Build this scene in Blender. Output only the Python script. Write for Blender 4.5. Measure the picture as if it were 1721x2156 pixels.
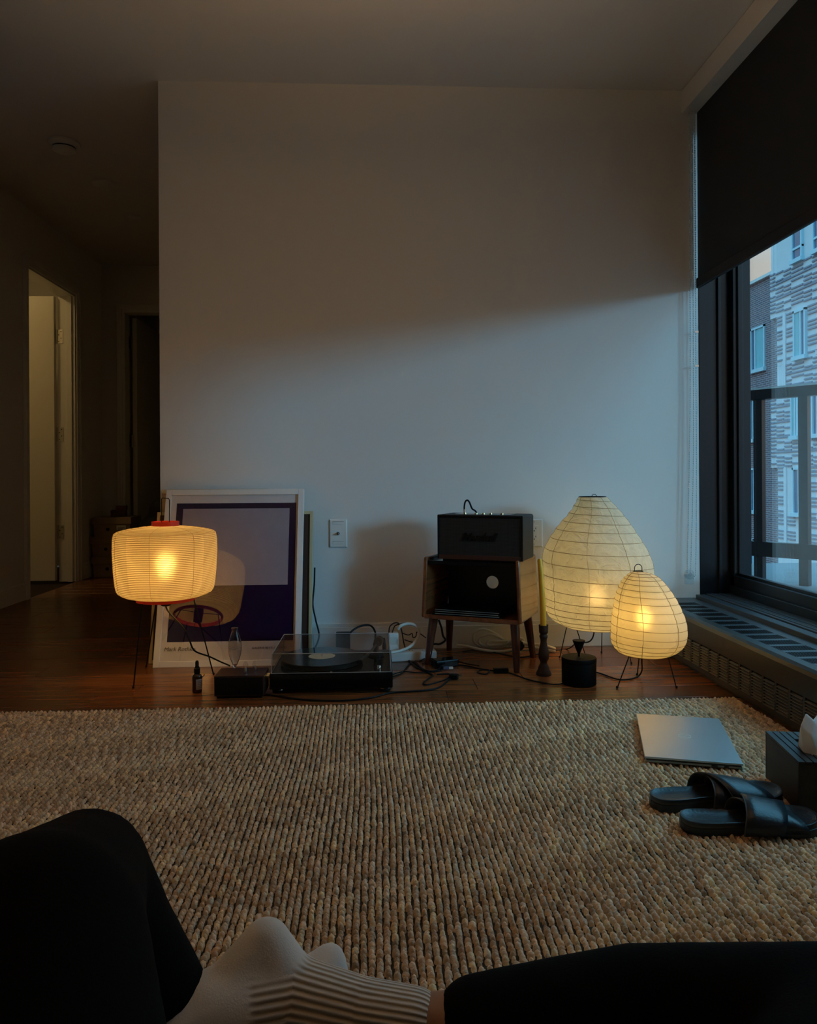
import bpy, bmesh, math, random
import numpy as np
from mathutils import Vector, Matrix

random.seed(7)
rng = np.random.default_rng(7)
scene = bpy.context.scene
C = scene.collection
for o in list(bpy.data.objects):
    bpy.data.objects.remove(o)

# ------------------------------------------------------------------ camera
F_PX, IW, IH = 1600.0, 1721.0, 2156.0
PPX, PPY = 860.5, 1003.2          # principal point (the frame is a crop of a level camera)
CAM_H, YAW, ROLL = 0.75, 0.0487, -0.0056
cam_d = bpy.data.cameras.new('camera')
cam = bpy.data.objects.new('camera', cam_d)
C.objects.link(cam)
cam_d.sensor_fit = 'AUTO'
cam_d.sensor_width = 36.0
cam_d.lens = F_PX * 36.0 / IH
cam_d.shift_y = (PPY - IH / 2) / IH
cam_d.clip_start = 0.02
cam_d.clip_end = 200
CAM_M = (Matrix.Rotation(-YAW, 3, 'Z') @ Matrix.Rotation(math.pi / 2, 3, 'X') @ Matrix.Rotation(ROLL, 3, 'Z'))
cam.matrix_world = Matrix.Translation((0, 0, CAM_H)) @ CAM_M.to_4x4()
scene.camera = cam

# ------------------------------------------------------------------ colour management
vs = scene.view_settings
vs.view_transform = 'Standard'
vs.look = 'None'
vs.exposure = 0.0
vs.gamma = 1.0
vs.use_curve_mapping = False

# ------------------------------------------------------------------ sky: pale haze near the horizon, blue higher up
world = bpy.data.worlds.new('sky')
scene.world = world
world.use_nodes = True
wn, wl = world.node_tree.nodes, world.node_tree.links
wn.clear()
w_out = wn.new('ShaderNodeOutputWorld')
w_bg = wn.new('ShaderNodeBackground')
w_tc = wn.new('ShaderNodeTexCoord')
w_sep = wn.new('ShaderNodeSeparateXYZ')
w_ramp = wn.new('ShaderNodeValToRGB')
w_map = wn.new('ShaderNodeMapRange')
w_map.inputs['From Min'].default_value = -0.2
w_map.inputs['From Max'].default_value = 1.0
wl.new(w_tc.outputs['Generated'], w_sep.inputs[0])
wl.new(w_sep.outputs['Z'], w_map.inputs['Value'])
wl.new(w_map.outputs[0], w_ramp.inputs[0])
cr = w_ramp.color_ramp
cr.elements[0].position = 0.12
cr.elements[0].color = (0.04, 0.05, 0.06, 1)
cr.elements[1].position = 1.0
cr.elements[1].color = (0.25, 0.75, 1.0, 1)
# brightness grows smoothly from the horizon to the zenith, as under an overcast sky
for p, c in ((0.18, (0.19, 0.18, 0.165, 1)), (0.37, (0.19, 0.185, 0.17, 1)), (0.55, (0.14, 0.40, 0.58, 1)), (0.75, (0.19, 0.60, 0.92, 1))):
    e = cr.elements.new(p)
    e.color = c
wl.new(w_ramp.outputs[0], w_bg.inputs['Color'])
w_bg.inputs['Strength'].default_value = 4.5
wl.new(w_bg.outputs[0], w_out.inputs['Surface'])

# low, hazy daylight that comes in under the blind (broad disc, so the edges are soft)
sun_d = bpy.data.lights.new('daylight', 'SUN')
sun = bpy.data.objects.new('daylight', sun_d)
C.objects.link(sun)
sun_d.energy = 1.05
sun_d.color = (0.20, 0.64, 1.0)
sun_d.angle = math.radians(9)
sun.rotation_euler = Vector((-1.0, 0.80, -0.20)).to_track_quat('-Z', 'Y').to_euler()
sun.location = (3, 0, 2)

# ------------------------------------------------------------------ pixel helpers: where the rays of the photograph meet the room
def ray(x, y):
    return CAM_M @ Vector(((x - PPX) / F_PX, -(y - PPY) / F_PX, -1.0))
def at_z(x, y, z=0.0):
    d = ray(x, y); t = (z - CAM_H) / d.z
    return Vector((0, 0, CAM_H)) + d * t
def at_y(x, y, Y):
    d = ray(x, y); t = Y / d.y
    return Vector((0, 0, CAM_H)) + d * t
def at_x(x, y, X):
    d = ray(x, y); t = X / d.x
    return Vector((0, 0, CAM_H)) + d * t

# ------------------------------------------------------------------ materials
def mat(name, col=(0.8, 0.8, 0.8), rough=0.5, metal=0.0, spec=0.5, coat=0.0, bump=0.0, bscale=200.0,
        vary=0.0, vscale=5.0, stretch=(1, 1, 1), emit=None, estr=0.0, sheen=0.0, alpha=1.0):
    m = bpy.data.materials.new(name)
    m.use_nodes = True
    n, l = m.node_tree.nodes, m.node_tree.links
    b = n['Principled BSDF']
    b.inputs['Base Color'].default_value = (*col, 1)
    b.inputs['Roughness'].default_value = rough
    b.inputs['Metallic'].default_value = metal
    b.inputs['Specular IOR Level'].default_value = spec
    b.inputs['Coat Weight'].default_value = coat
    b.inputs['Coat Roughness'].default_value = 0.03
    b.inputs['Sheen Weight'].default_value = sheen
    if emit:
        b.inputs['Emission Color'].default_value = (*emit, 1)
        b.inputs['Emission Strength'].default_value = estr
    if vary or bump:
        tc = n.new('ShaderNodeTexCoord')
        mp = n.new('ShaderNodeMapping')
        mp.inputs['Scale'].default_value = stretch
        l.new(tc.outputs['Object'], mp.inputs[0])
    if vary:
        nz = n.new('ShaderNodeTexNoise')
        nz.inputs['Scale'].default_value = vscale
        nz.inputs['Detail'].default_value = 5
        l.new(mp.outputs[0], nz.inputs['Vector'])
        mx = n.new('ShaderNodeMix'); mx.data_type = 'RGBA'
        mx.inputs['A'].default_value = (*[max(0, c * (1 - vary)) for c in col], 1)
        mx.inputs['B'].default_value = (*[min(1, c * (1 + vary)) for c in col], 1)
        l.new(nz.outputs[0], mx.inputs['Factor'])
        l.new(mx.outputs['Result'], b.inputs['Base Color'])
    if bump:
        n2 = n.new('ShaderNodeTexNoise')
        n2.inputs['Scale'].default_value = bscale
        l.new(mp.outputs[0], n2.inputs['Vector'])
        bp = n.new('ShaderNodeBump')
        bp.inputs['Strength'].default_value = bump
        bp.inputs['Distance'].default_value = 0.002
        l.new(n2.outputs[0], bp.inputs['Height'])
        l.new(bp.outputs[0], b.inputs['Normal'])
    return m

def wood(name, dark, light, rough=0.35, axis=0, scale=1.0, coat=0.0, rnd=False, bump=0.15):
    m = bpy.data.materials.new(name)
    m.use_nodes = True
    n, l = m.node_tree.nodes, m.node_tree.links
    b = n['Principled BSDF']
    tc = n.new('ShaderNodeTexCoord')
    mp = n.new('ShaderNodeMapping')
    s = [22 * scale] * 3
    s[axis] = 1.3 * scale
    mp.inputs['Scale'].default_value = s
    if rnd:
        oi = n.new('ShaderNodeObjectInfo')
        ad = n.new('ShaderNodeVectorMath'); ad.operation = 'MULTIPLY_ADD'
        ad.inputs[0].default_value = (7.3, 3.1, 5.7)
        l.new(oi.outputs['Random'], ad.inputs[1])
        l.new(tc.outputs['Object'], ad.inputs[2])
        l.new(ad.outputs[0], mp.inputs[0])
    else:
        l.new(tc.outputs['Object'], mp.inputs[0])
    nz = n.new('ShaderNodeTexNoise')
    nz.inputs['Scale'].default_value = 2.0
    nz.inputs['Detail'].default_value = 7
    nz.inputs['Roughness'].default_value = 0.62
    nz.inputs['Distortion'].default_value = 0.6
    l.new(mp.outputs[0], nz.inputs['Vector'])
    rp = n.new('ShaderNodeValToRGB')
    rp.color_ramp.elements[0].position = 0.32
    rp.color_ramp.elements[0].color = (*dark, 1)
    rp.color_ramp.elements[1].position = 0.72
    rp.color_ramp.elements[1].color = (*light, 1)
    l.new(nz.outputs[0], rp.inputs[0])
    if rnd:
        hs = n.new('ShaderNodeHueSaturation')
        mr = n.new('ShaderNodeMapRange')
        mr.inputs['To Min'].default_value = 0.78
        mr.inputs['To Max'].default_value = 1.22
        l.new(oi.outputs['Random'], mr.inputs['Value'])
        l.new(mr.outputs[0], hs.inputs['Value'])
        l.new(rp.outputs[0], hs.inputs['Color'])
        l.new(hs.outputs[0], b.inputs['Base Color'])
    else:
        l.new(rp.outputs[0], b.inputs['Base Color'])
    b.inputs['Roughness'].default_value = rough
    b.inputs['Coat Weight'].default_value = coat
    b.inputs['Coat Roughness'].default_value = 0.08
    bp = n.new('ShaderNodeBump')
    bp.inputs['Strength'].default_value = bump
    bp.inputs['Distance'].default_value = 0.001
    l.new(nz.outputs[0], bp.inputs['Height'])
    l.new(bp.outputs[0], b.inputs['Normal'])
    return m

def pane_glass(name, tint=(1, 1, 1), boost=1.0, ior=1.5, rough=0.0):
    m = bpy.data.materials.new(name)
    m.use_nodes = True
    n, l = m.node_tree.nodes, m.node_tree.links
    n.clear()
    out = n.new('ShaderNodeOutputMaterial')
    tr = n.new('ShaderNodeBsdfTransparent'); tr.inputs[0].default_value = (*tint, 1)
    gl = n.new('ShaderNodeBsdfGlossy'); gl.inputs['Roughness'].default_value = rough
    fr = n.new('ShaderNodeFresnel'); fr.inputs['IOR'].default_value = ior
    # thin sheet: the same reflectance from either face
    ge = n.new('ShaderNodeNewGeometry')
    im = n.new('ShaderNodeMix'); im.data_type = 'FLOAT'
    im.inputs['A'].default_value = ior; im.inputs['B'].default_value = 1.0 / ior
    l.new(ge.outputs['Backfacing'], im.inputs['Factor'])
    l.new(im.outputs['Result'], fr.inputs['IOR'])
    mu = n.new('ShaderNodeMath'); mu.operation = 'MULTIPLY'; mu.inputs[1].default_value = boost
    mu.use_clamp = True
    mx = n.new('ShaderNodeMixShader')
    l.new(fr.outputs[0], mu.inputs[0])
    l.new(mu.outputs[0], mx.inputs[0])
    l.new(tr.outputs[0], mx.inputs[1])
    l.new(gl.outputs[0], mx.inputs[2])
    l.new(mx.outputs[0], out.inputs['Surface'])
    return m

def paper(name, col, trans, clear=0.05, crinkle=0.3, cscale=28.0, vary=0.12):
    """washi: a thin sheet that scatters the bulb's light through and lets a little straight through"""
    m = bpy.data.materials.new(name)
    m.use_nodes = True
    n, l = m.node_tree.nodes, m.node_tree.links
    n.clear()
    out = n.new('ShaderNodeOutputMaterial')
    tc = n.new('ShaderNodeTexCoord')
    nz = n.new('ShaderNodeTexNoise'); nz.inputs['Scale'].default_value = cscale
    nz.inputs['Detail'].default_value = 6; nz.inputs['Distortion'].default_value = 1.2
    l.new(tc.outputs['Object'], nz.inputs['Vector'])
    bp = n.new('ShaderNodeBump'); bp.inputs['Strength'].default_value = crinkle
    bp.inputs['Distance'].default_value = 0.01
    l.new(nz.outputs[0], bp.inputs['Height'])
    mxc = n.new('ShaderNodeMix'); mxc.data_type = 'RGBA'
    mxc.inputs['A'].default_value = (*[c * (1 - vary) for c in trans], 1)
    mxc.inputs['B'].default_value = (*[min(1, c * (1 + vary)) for c in trans], 1)
    l.new(nz.outputs[0], mxc.inputs['Factor'])
    df = n.new('ShaderNodeBsdfDiffuse'); df.inputs[0].default_value = (*col, 1)
    tl = n.new('ShaderNodeBsdfTranslucent')
    l.new(mxc.outputs['Result'], tl.inputs[0])
    l.new(bp.outputs[0], df.inputs['Normal']); l.new(bp.outputs[0], tl.inputs['Normal'])
    m1 = n.new('ShaderNodeMixShader'); m1.inputs[0].default_value = 0.55
    l.new(df.outputs[0], m1.inputs[1]); l.new(tl.outputs[0], m1.inputs[2])
    rf = n.new('ShaderNodeBsdfRefraction'); rf.inputs['Color'].default_value = (*trans, 1)
    rf.inputs['IOR'].default_value = 1.35; rf.inputs['Roughness'].default_value = 0.68
    m2 = n.new('ShaderNodeMixShader'); m2.inputs[0].default_value = clear
    l.new(m1.outputs[0], m2.inputs[1]); l.new(rf.outputs[0], m2.inputs[2])
    l.new(m2.outputs[0], out.inputs['Surface'])
    return m

def emission(name, col, strength):
    m = bpy.data.materials.new(name)
    m.use_nodes = True
    n, l = m.node_tree.nodes, m.node_tree.links
    n.clear()
    out = n.new('ShaderNodeOutputMaterial'); e = n.new('ShaderNodeEmission')
    e.inputs[0].default_value = (*col, 1); e.inputs[1].default_value = strength
    l.new(e.outputs[0], out.inputs['Surface'])
    return m

M = {}
M['wall'] = mat('wall_paint', (0.78, 0.76, 0.73), 0.75, spec=0.25, bump=0.05, bscale=350)
M['ceil'] = mat('ceiling_paint', (0.74, 0.72, 0.70), 0.85, spec=0.2, bump=0.05, bscale=300)
M['trim'] = mat('trim_paint', (0.80, 0.78, 0.74), 0.35, bump=0.02, bscale=80)
M['floor'] = wood('floor_wood', (0.150, 0.046, 0.013), (0.300, 0.108, 0.033), rough=0.26, axis=0, scale=1.0, rnd=True, bump=0.03)
M['subfloor'] = mat('subfloor', (0.03, 0.015, 0.01), 0.8, bump=0.1)
M['black_metal'] = mat('black_metal', (0.012, 0.012, 0.014), 0.35, metal=0.2, bump=0.03, bscale=400)
M['frame_black'] = mat('window_frame_black', (0.010, 0.012, 0.016), 0.28, bump=0.02, bscale=300)
M['bronze'] = mat('heater_bronze', (0.050, 0.045, 0.040), 0.38, metal=0.35, bump=0.03, bscale=500)
M['heater_top'] = mat('heater_top_paint', (0.060, 0.065, 0.072), 0.32, metal=0.25, bump=0.03, bscale=500)
M['louver'] = mat('heater_louver_paint', (0.20, 0.17, 0.13), 0.45, metal=0.1, bump=0.03, bscale=500)
M['blind'] = mat('blind_fabric', (0.019, 0.021, 0.024), 0.8, bump=0.4, bscale=900, vary=0.2, vscale=600)
M['chain'] = mat('bead_chain_plastic', (0.72, 0.74, 0.74), 0.35, bump=0.02)
M['clear_plastic'] = pane_glass('clear_plastic', (0.93, 0.95, 0.96), 1.6)
M['glass'] = pane_glass('window_glass', (0.95, 0.975, 0.985), 2.3, 1.5)
M['dust_cover'] = pane_glass('acrylic_dust_cover', (0.93, 0.935, 0.94), 0.45, 1.5)
M['bottle_glass'] = pane_glass('bottle_glass', (0.93, 0.93, 0.93), 0.9, 1.5)
def solid_glass(name):
    m = bpy.data.materials.new(name)
    m.use_nodes = True
    b = m.node_tree.nodes['Principled BSDF']
    b.inputs['Transmission Weight'].default_value = 1.0
    b.inputs['Roughness'].default_value = 0.0
    b.inputs['IOR'].default_value = 1.46
    tc = m.node_tree.nodes.new('ShaderNodeTexCoord'); nz = m.node_tree.nodes.new('ShaderNodeTexNoise'); nz.inputs['Scale'].default_value = 30
    bp = m.node_tree.nodes.new('ShaderNodeBump'); bp.inputs['Strength'].default_value = 0.02
    m.node_tree.links.new(tc.outputs['Object'], nz.inputs['Vector']); m.node_tree.links.new(nz.outputs[0], bp.inputs['Height']); m.node_tree.links.new(bp.outputs[0], b.inputs['Normal'])
    return m
M['solid_glass'] = solid_glass('clear_bottle_glass')
M['acrylic_edge_and_glint'] = mat('acrylic_edge_and_glint', (0.45, 0.47, 0.48), 0.2, spec=0.8, bump=0.01)
M['black_plastic'] = mat('black_plastic', (0.006, 0.006, 0.0065), 0.42, spec=0.25, bump=0.04, bscale=700)
M['black_gloss'] = mat('black_gloss', (0.004, 0.004, 0.0045), 0.12, spec=0.28, bump=0.01)
M['rubber'] = mat('cable_rubber', (0.007, 0.007, 0.0075), 0.5, spec=0.2, bump=0.05, bscale=300)
M['white_rubber'] = mat('white_cable_rubber', (0.72, 0.69, 0.62), 0.45, bump=0.05, bscale=300)
M['white_plastic'] = mat('white_plastic', (0.78, 0.78, 0.75), 0.35, bump=0.02)
M['chrome'] = mat('chrome', (0.75, 0.75, 0.76), 0.12, metal=1.0, bump=0.01)
M['steel'] = mat('hinge_steel', (0.55, 0.53, 0.48), 0.3, metal=1.0, bump=0.05)
M['gold'] = mat('knob_brass', (0.80, 0.62, 0.34), 0.25, metal=1.0, bump=0.02)
M['red_lacquer'] = mat('red_lacquer', (0.55, 0.035, 0.015), 0.35, bump=0.03)
M['wire'] = mat('lamp_wire_black', (0.006, 0.006, 0.006), 0.5, spec=0.2, bump=0.02)
M['rib'] = mat('bamboo_rib', (0.30, 0.17, 0.06), 0.6, bump=0.1)
M['paper_drum'] = paper('washi_drum', (0.80, 0.70, 0.48), (0.95, 0.80, 0.50), 0.14, 0.15, 40, 0.06)
M['paper_big'] = paper('washi_large', (0.84, 0.78, 0.64), (0.86, 0.76, 0.54), 0.06, 1.0, 24, 0.34)  # strong tone variation stands in for the shading of the wrinkles
M['paper_small'] = paper('washi_small', (0.86, 0.77, 0.56), (0.96, 0.82, 0.50), 0.14, 0.25, 26, 0.07)
M['poster_frame'] = mat('poster_frame_white', (0.80, 0.78, 0.75), 0.4, bump=0.03)
M['cream_wood'] = wood('cream_frame_wood', (0.50, 0.38, 0.20), (0.66, 0.54, 0.32), 0.5, axis=2)
M['board_wood'] = wood('pale_board', (0.45, 0.30, 0.14), (0.60, 0.42, 0.22), 0.55, axis=2)
M['brown_back'] = mat('brown_canvas', (0.055, 0.022, 0.012), 0.7, vary=0.2, vscale=40, bump=0.1)
M['print_paper'] = mat('print_paper', (0.80, 0.77, 0.76), 0.6, coat=1.0, bump=0.0)
M['ink'] = mat('print_ink', (0.05, 0.04, 0.05), 0.6, bump=0.01)
M['ink_grey'] = mat('print_ink_grey', (0.13, 0.11, 0.11), 0.6, bump=0.01)
M['walnut'] = wood('nightstand_wood', (0.14, 0.036, 0.011), (0.28, 0.083, 0.026), 0.20, axis=1, scale=0.5, coat=0.35, bump=0.01)
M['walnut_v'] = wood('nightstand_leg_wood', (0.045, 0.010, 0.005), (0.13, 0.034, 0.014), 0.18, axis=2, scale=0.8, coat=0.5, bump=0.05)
M['dark_wood'] = wood('candlestick_wood', (0.014, 0.006, 0.003), (0.040, 0.016, 0.008), 0.6, axis=2)
M['amp_wood'] = wood('preamp_wood', (0.020, 0.008, 0.005), (0.065, 0.026, 0.015), 0.4, axis=0)
M['tissue_wood'] = wood('tissue_box_wood', (0.012, 0.008, 0.006), (0.045, 0.033, 0.026), 0.5, axis=1)
M['groove'] = mat('tissue_box_groove', (0.008, 0.007, 0.006), 0.8, bump=0.05)
M['wax'] = mat('yellow_wax', (0.85, 0.42, 0.02), 0.4, bump=0.03)
M['iron'] = mat('black_iron', (0.004, 0.004, 0.0045), 0.55, spec=0.10, bump=0.15, bscale=150)
M['record'] = mat('vinyl_record', (0.010, 0.010, 0.011), 0.22, spec=0.6, bump=0.05, bscale=300)
M['record_label'] = mat('record_label_paper', (0.66, 0.58, 0.40), 0.6, bump=0.02)
M['amber'] = mat('amber_glass', (0.05, 0.016, 0.006), 0.12, spec=0.6, bump=0.01)
M['label_white'] = mat('bottle_label_white', (0.55, 0.53, 0.50), 0.6, bump=0.02)
M['alu'] = mat('laptop_aluminium', (0.62, 0.63, 0.64), 0.36, metal=0.85, bump=0.03, bscale=900, vary=0.04, vscale=12)
M['logo_pale_shine'] = mat('laptop_logo_pale_shine', (0.95, 0.92, 0.82), 0.35, metal=0.0, bump=0.01)  # near-white base colour stands in for the bright reflection in the logo
M['leather'] = mat('black_leather', (0.010, 0.012, 0.016), 0.36, bump=0.3, bscale=160)
M['leather_edge'] = mat('leather_edge', (0.055, 0.042, 0.034), 0.55, bump=0.1)
M['tissue'] = mat('tissue_paper', (0.80, 0.82, 0.84), 0.8, bump=0.3, bscale=50)
M['cardboard'] = mat('file_box_card', (0.34, 0.25, 0.16), 0.8, bump=0.1, bscale=120, vary=0.1, vscale=8)
M['trousers'] = mat('black_trousers', (0.004, 0.004, 0.0045), 0.9, spec=0.1, bump=0.3, bscale=300)
M['skin'] = mat('skin', (0.38, 0.19, 0.11), 0.5, bump=0.1, bscale=200)
M['nylon'] = mat('black_nylon', (0.008, 0.008, 0.008), 0.7, bump=0.3, bscale=120)
M['door'] = mat('door_paint', (0.74, 0.70, 0.62), 0.4, bump=0.03, bscale=60)
M['concrete'] = mat('balcony_deck', (0.17, 0.18, 0.20), 0.8, vary=0.15, vscale=6, bump=0.3, bscale=40)
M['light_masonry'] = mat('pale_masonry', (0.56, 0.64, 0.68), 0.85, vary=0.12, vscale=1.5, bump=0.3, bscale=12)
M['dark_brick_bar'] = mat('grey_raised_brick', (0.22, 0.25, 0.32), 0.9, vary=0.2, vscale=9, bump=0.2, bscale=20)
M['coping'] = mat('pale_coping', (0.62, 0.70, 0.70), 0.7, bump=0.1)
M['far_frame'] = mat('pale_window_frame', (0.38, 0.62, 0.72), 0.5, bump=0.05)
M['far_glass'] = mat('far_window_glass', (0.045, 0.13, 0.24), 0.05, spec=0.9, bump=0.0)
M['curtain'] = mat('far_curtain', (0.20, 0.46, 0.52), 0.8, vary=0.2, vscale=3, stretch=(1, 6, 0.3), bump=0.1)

# dark brick wall of the lower neighbour
def brick_mat():
    m = bpy.data.materials.new('far_brickwork')
    m.use_nodes = True
    n, l = m.node_tree.nodes, m.node_tree.links
    b = n['Principled BSDF']; b.inputs['Roughness'].default_value = 0.9
    tc = n.new('ShaderNodeTexCoord'); sp = n.new('ShaderNodeSeparateXYZ'); cb = n.new('ShaderNodeCombineXYZ')
    l.new(tc.outputs['Object'], sp.inputs[0])
    l.new(sp.outputs['Y'], cb.inputs['X']); l.new(sp.outputs['Z'], cb.inputs['Y'])
    bt = n.new('ShaderNodeTexBrick')
    bt.inputs['Color1'].default_value = (0.19, 0.135, 0.15, 1)
    bt.inputs['Color2'].default_value = (0.11, 0.10, 0.13, 1)
    bt.inputs['Mortar'].default_value = (0.38, 0.38, 0.40, 1)
    bt.inputs['Scale'].default_value = 1.0
    bt.inputs['Brick Width'].default_value = 0.30
    bt.inputs['Row Height'].default_value = 0.085
    bt.inputs['Mortar Size'].default_value = 0.010
    l.new(cb.outputs[0], bt.inputs['Vector'])
    l.new(bt.outputs[0], b.inputs['Base Color'])
    bp = n.new('ShaderNodeBump'); bp.inputs['Strength'].default_value = 0.6; bp.invert = True
    l.new(bt.outputs['Fac'], bp.inputs['Height']); l.new(bp.outputs[0], b.inputs['Normal'])
    return m
M['far_brick'] = brick_mat()

# ------------------------------------------------------------------ mesh helpers
class MB:
    def __init__(s):
        s.v, s.f = [], []
    def add(s, v, f):
        o = len(s.v)
        s.v += [tuple(p) for p in v]
        s.f += [tuple(i + o for i in q) for q in f]
        return s
    def box(s, c, d, rot=None):
        x, y, z = d[0] / 2, d[1] / 2, d[2] / 2
        v = [Vector(p) for p in ((-x, -y, -z), (x, -y, -z), (x, y, -z), (-x, y, -z), (-x, -y, z), (x, -y, z), (x, y, z), (-x, y, z))]
        if rot is not None:
            v = [rot @ p for p in v]
        c = Vector(c)
        return s.add([p + c for p in v], [(0, 3, 2, 1), (4, 5, 6, 7), (0, 1, 5, 4), (1, 2, 6, 5), (2, 3, 7, 6), (3, 0, 4, 7)])
    def span(s, a, b):
        a, b = Vector(a), Vector(b)
        d = b - a
        return s.box((a + b) / 2, (abs(d.x), abs(d.y), abs(d.z)))
    def hexa(s, p):      # eight corners: bottom four ccw, top four ccw
        return s.add(p, [(0, 3, 2, 1), (4, 5, 6, 7), (0, 1, 5, 4), (1, 2, 6, 5), (2, 3, 7, 6), (3, 0, 4, 7)])
    def cyl(s, p0, p1, r0, r1=None, seg=16, caps=True):
        r1 = r0 if r1 is None else r1
        p0, p1 = Vector(p0), Vector(p1)
        d = (p1 - p0).normalized()
        a = d.orthogonal().normalized(); b = d.cross(a)
        v = []
        for p, r in ((p0, r0), (p1, r1)):
            for i in range(seg):
                t = 2 * math.pi * i / seg
                v.append(p + (a * math.cos(t) + b * math.sin(t)) * r)
        f = [(i, (i + 1) % seg, seg + (i + 1) % seg, seg + i) for i in range(seg)]
        if caps:
            f += [tuple(range(seg - 1, -1, -1)), tuple(range(seg, 2 * seg))]
        return s.add(v, f)
    def tube(s, pts, r, seg=8, closed=False, caps=True):
        pts = [Vector(p) for p in pts]
        n = len(pts)
        rr = r if isinstance(r, (list, tuple)) else [r] * n
        v, up = [], None
        for i in range(n):
            if closed:
                t = (pts[(i + 1) % n] - pts[i - 1])
            else:
                t = pts[min(i + 1, n - 1)] - pts[max(i - 1, 0)]
            t.normalize()
            if up is None:
                up = t.orthogonal().normalized()
            up = (up - t * up.dot(t))
            if up.length < 1e-6:
                up = t.orthogonal()
            up.normalize()
            b = t.cross(up)
            for k in range(seg):
                a = 2 * math.pi * k / seg
                v.append(pts[i] + (up * math.cos(a) + b * math.sin(a)) * rr[i])
        f = []
        for i in range(n if closed else n - 1):
            j = (i + 1) % n
            for k in range(seg):
                k2 = (k + 1) % seg
                f.append((i * seg + k, i * seg + k2, j * seg + k2, j * seg + k))
        if caps and not closed:
            f += [tuple(range(seg - 1, -1, -1)), tuple(range((n - 1) * seg, n * seg))]
        return s.add(v, f)
    def lathe(s, prof, seg=32, c=(0, 0, 0), caps=(True, True), sx=1.0, sy=1.0):
        v, c = [], Vector(c)
        for r, z in prof:
            for i in range(seg):
                t = 2 * math.pi * i / seg
                v.append(c + Vector((r * math.cos(t) * sx, r * math.sin(t) * sy, z)))
        f = []
        for j in range(len(prof) - 1):
            for i in range(seg):
                i2 = (i + 1) % seg
                f.append((j * seg + i, j * seg + i2, (j + 1) * seg + i2, (j + 1) * seg + i))
        if caps[0]:
            f.append(tuple(range(seg - 1, -1, -1)))
        if caps[1]:
            f.append(tuple(range((len(prof) - 1) * seg, len(prof) * seg)))
        return s.add(v, f)
    def ball(s, c, r, sc=(1, 1, 1), seg=16, rings=10):
        prof = []
        for j in range(rings + 1):
            a = -math.pi / 2 + math.pi * j / rings
            prof.append((max(1e-5, r * math.cos(a)), r * math.sin(a)))
        c = Vector(c)
        b = MB().lathe(prof, seg)
        return s.add([c + Vector((p[0] * sc[0], p[1] * sc[1], p[2] * sc[2])) for p in b.v], b.f)
    def prism(s, poly, z0, z1):      # outline in x,y, ccw
        n = len(poly)
        v = [(x, y, z0) for x, y in poly] + [(x, y, z1) for x, y in poly]
        f = [tuple(range(n - 1, -1, -1)), tuple(range(n, 2 * n))]
        f += [(i, (i + 1) % n, n + (i + 1) % n, n + i) for i in range(n)]
        return s.add(v, f)
    def xf(s, m):
        s.v = [tuple(m @ Vector(p)) for p in s.v]
        return s
    def mesh(s, name):
        me = bpy.data.meshes.new(name)
        me.from_pydata(s.v, [], s.f)
        me.update()
        return me
    def build(s, name, m, parent=None, smooth=False, bevel=0.0, bseg=2, loc=None):
        me = s.mesh(name)
        return place(name, me, m, parent, smooth, bevel, bseg, loc)

def place(name, me, m, parent=None, smooth=False, bevel=0.0, bseg=2, loc=None):
    if m is not None and not me.materials:
        me.materials.append(M[m] if isinstance(m, str) else m)
    o = bpy.data.objects.new(name, me)
    C.objects.link(o)
    if parent is not None:
        o.parent = parent
    if loc is not None:
        o.location = loc
    if smooth:
        me.polygons.foreach_set('use_smooth', [True] * len(me.polygons))
        me.set_sharp_from_angle(angle=math.radians(42))
    if bevel:
        b = o.modifiers.new('bevel', 'BEVEL')
        b.width = bevel; b.segments = bseg; b.limit_method = 'ANGLE'; b.angle_limit = math.radians(35)
        b.harden_normals = False
    return o

def tag(o, label, cat=None, group=None, kind=None):
    if label: o['label'] = label
    if cat: o['category'] = cat
    if group: o['group'] = group
    if kind: o['kind'] = kind
    return o
def thing(name, label, cat, loc=(0, 0, 0), rz=0.0, group=None):
    o = bpy.data.objects.new(name, None)
    o.empty_display_size = 0.05
    C.objects.link(o)
    o.location = loc
    o.rotation_euler = (0, 0, rz)
    return tag(o, label, cat, group)
def struct(o, label=None):
    o['kind'] = 'structure'
    if label: o['label'] = label
    return o
def smooth_path(pts, n=8):
    pts = [Vector(p) for p in pts]
    P = [pts[0] * 2 - pts[1]] + pts + [pts[-1] * 2 - pts[-2]]
    out = []
    for i in range(1, len(P) - 2):
        for k in range(n):
            t = k / n
            a, b, c, d = P[i - 1], P[i], P[i + 1], P[i + 2]
            out.append(0.5 * ((2 * b) + (c - a) * t + (2 * a - 5 * b + 4 * c - d) * t * t + (3 * b - a - 3 * c + d) * t ** 3))
    out.append(pts[-1])
    return out
def text_mesh(name, body, size, m, parent, mat4, shear=0.0, extrude=0.0004, align='LEFT', spacing=1.0, offset=0.0):
    cu = bpy.data.curves.new(name, 'FONT')
    cu.body = body; cu.size = size; cu.shear = shear; cu.extrude = extrude
    cu.align_x = align; cu.space_character = spacing; cu.offset = offset
    cu.resolution_u = 3
    t = bpy.data.objects.new(name + '_curve', cu)
    C.objects.link(t)
    dg = bpy.context.evaluated_depsgraph_get()
    me = bpy.data.meshes.new_from_object(t.evaluated_get(dg))
    bpy.data.objects.remove(t)
    bpy.data.curves.remove(cu)
    me.name = name
    me.transform(mat4)
    me.materials.clear()
    return place(name, me, m, parent)

# ================================================================== THE ROOM
D, ZC = 3.31, 2.455                 # back wall, ceiling
XL, XW, XLW, YE = -0.906, 1.45, -2.15, 6.19   # partition edge, window wall, hallway wall, end of the hallway
YB = -4.2                           # wall behind the camera

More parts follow.
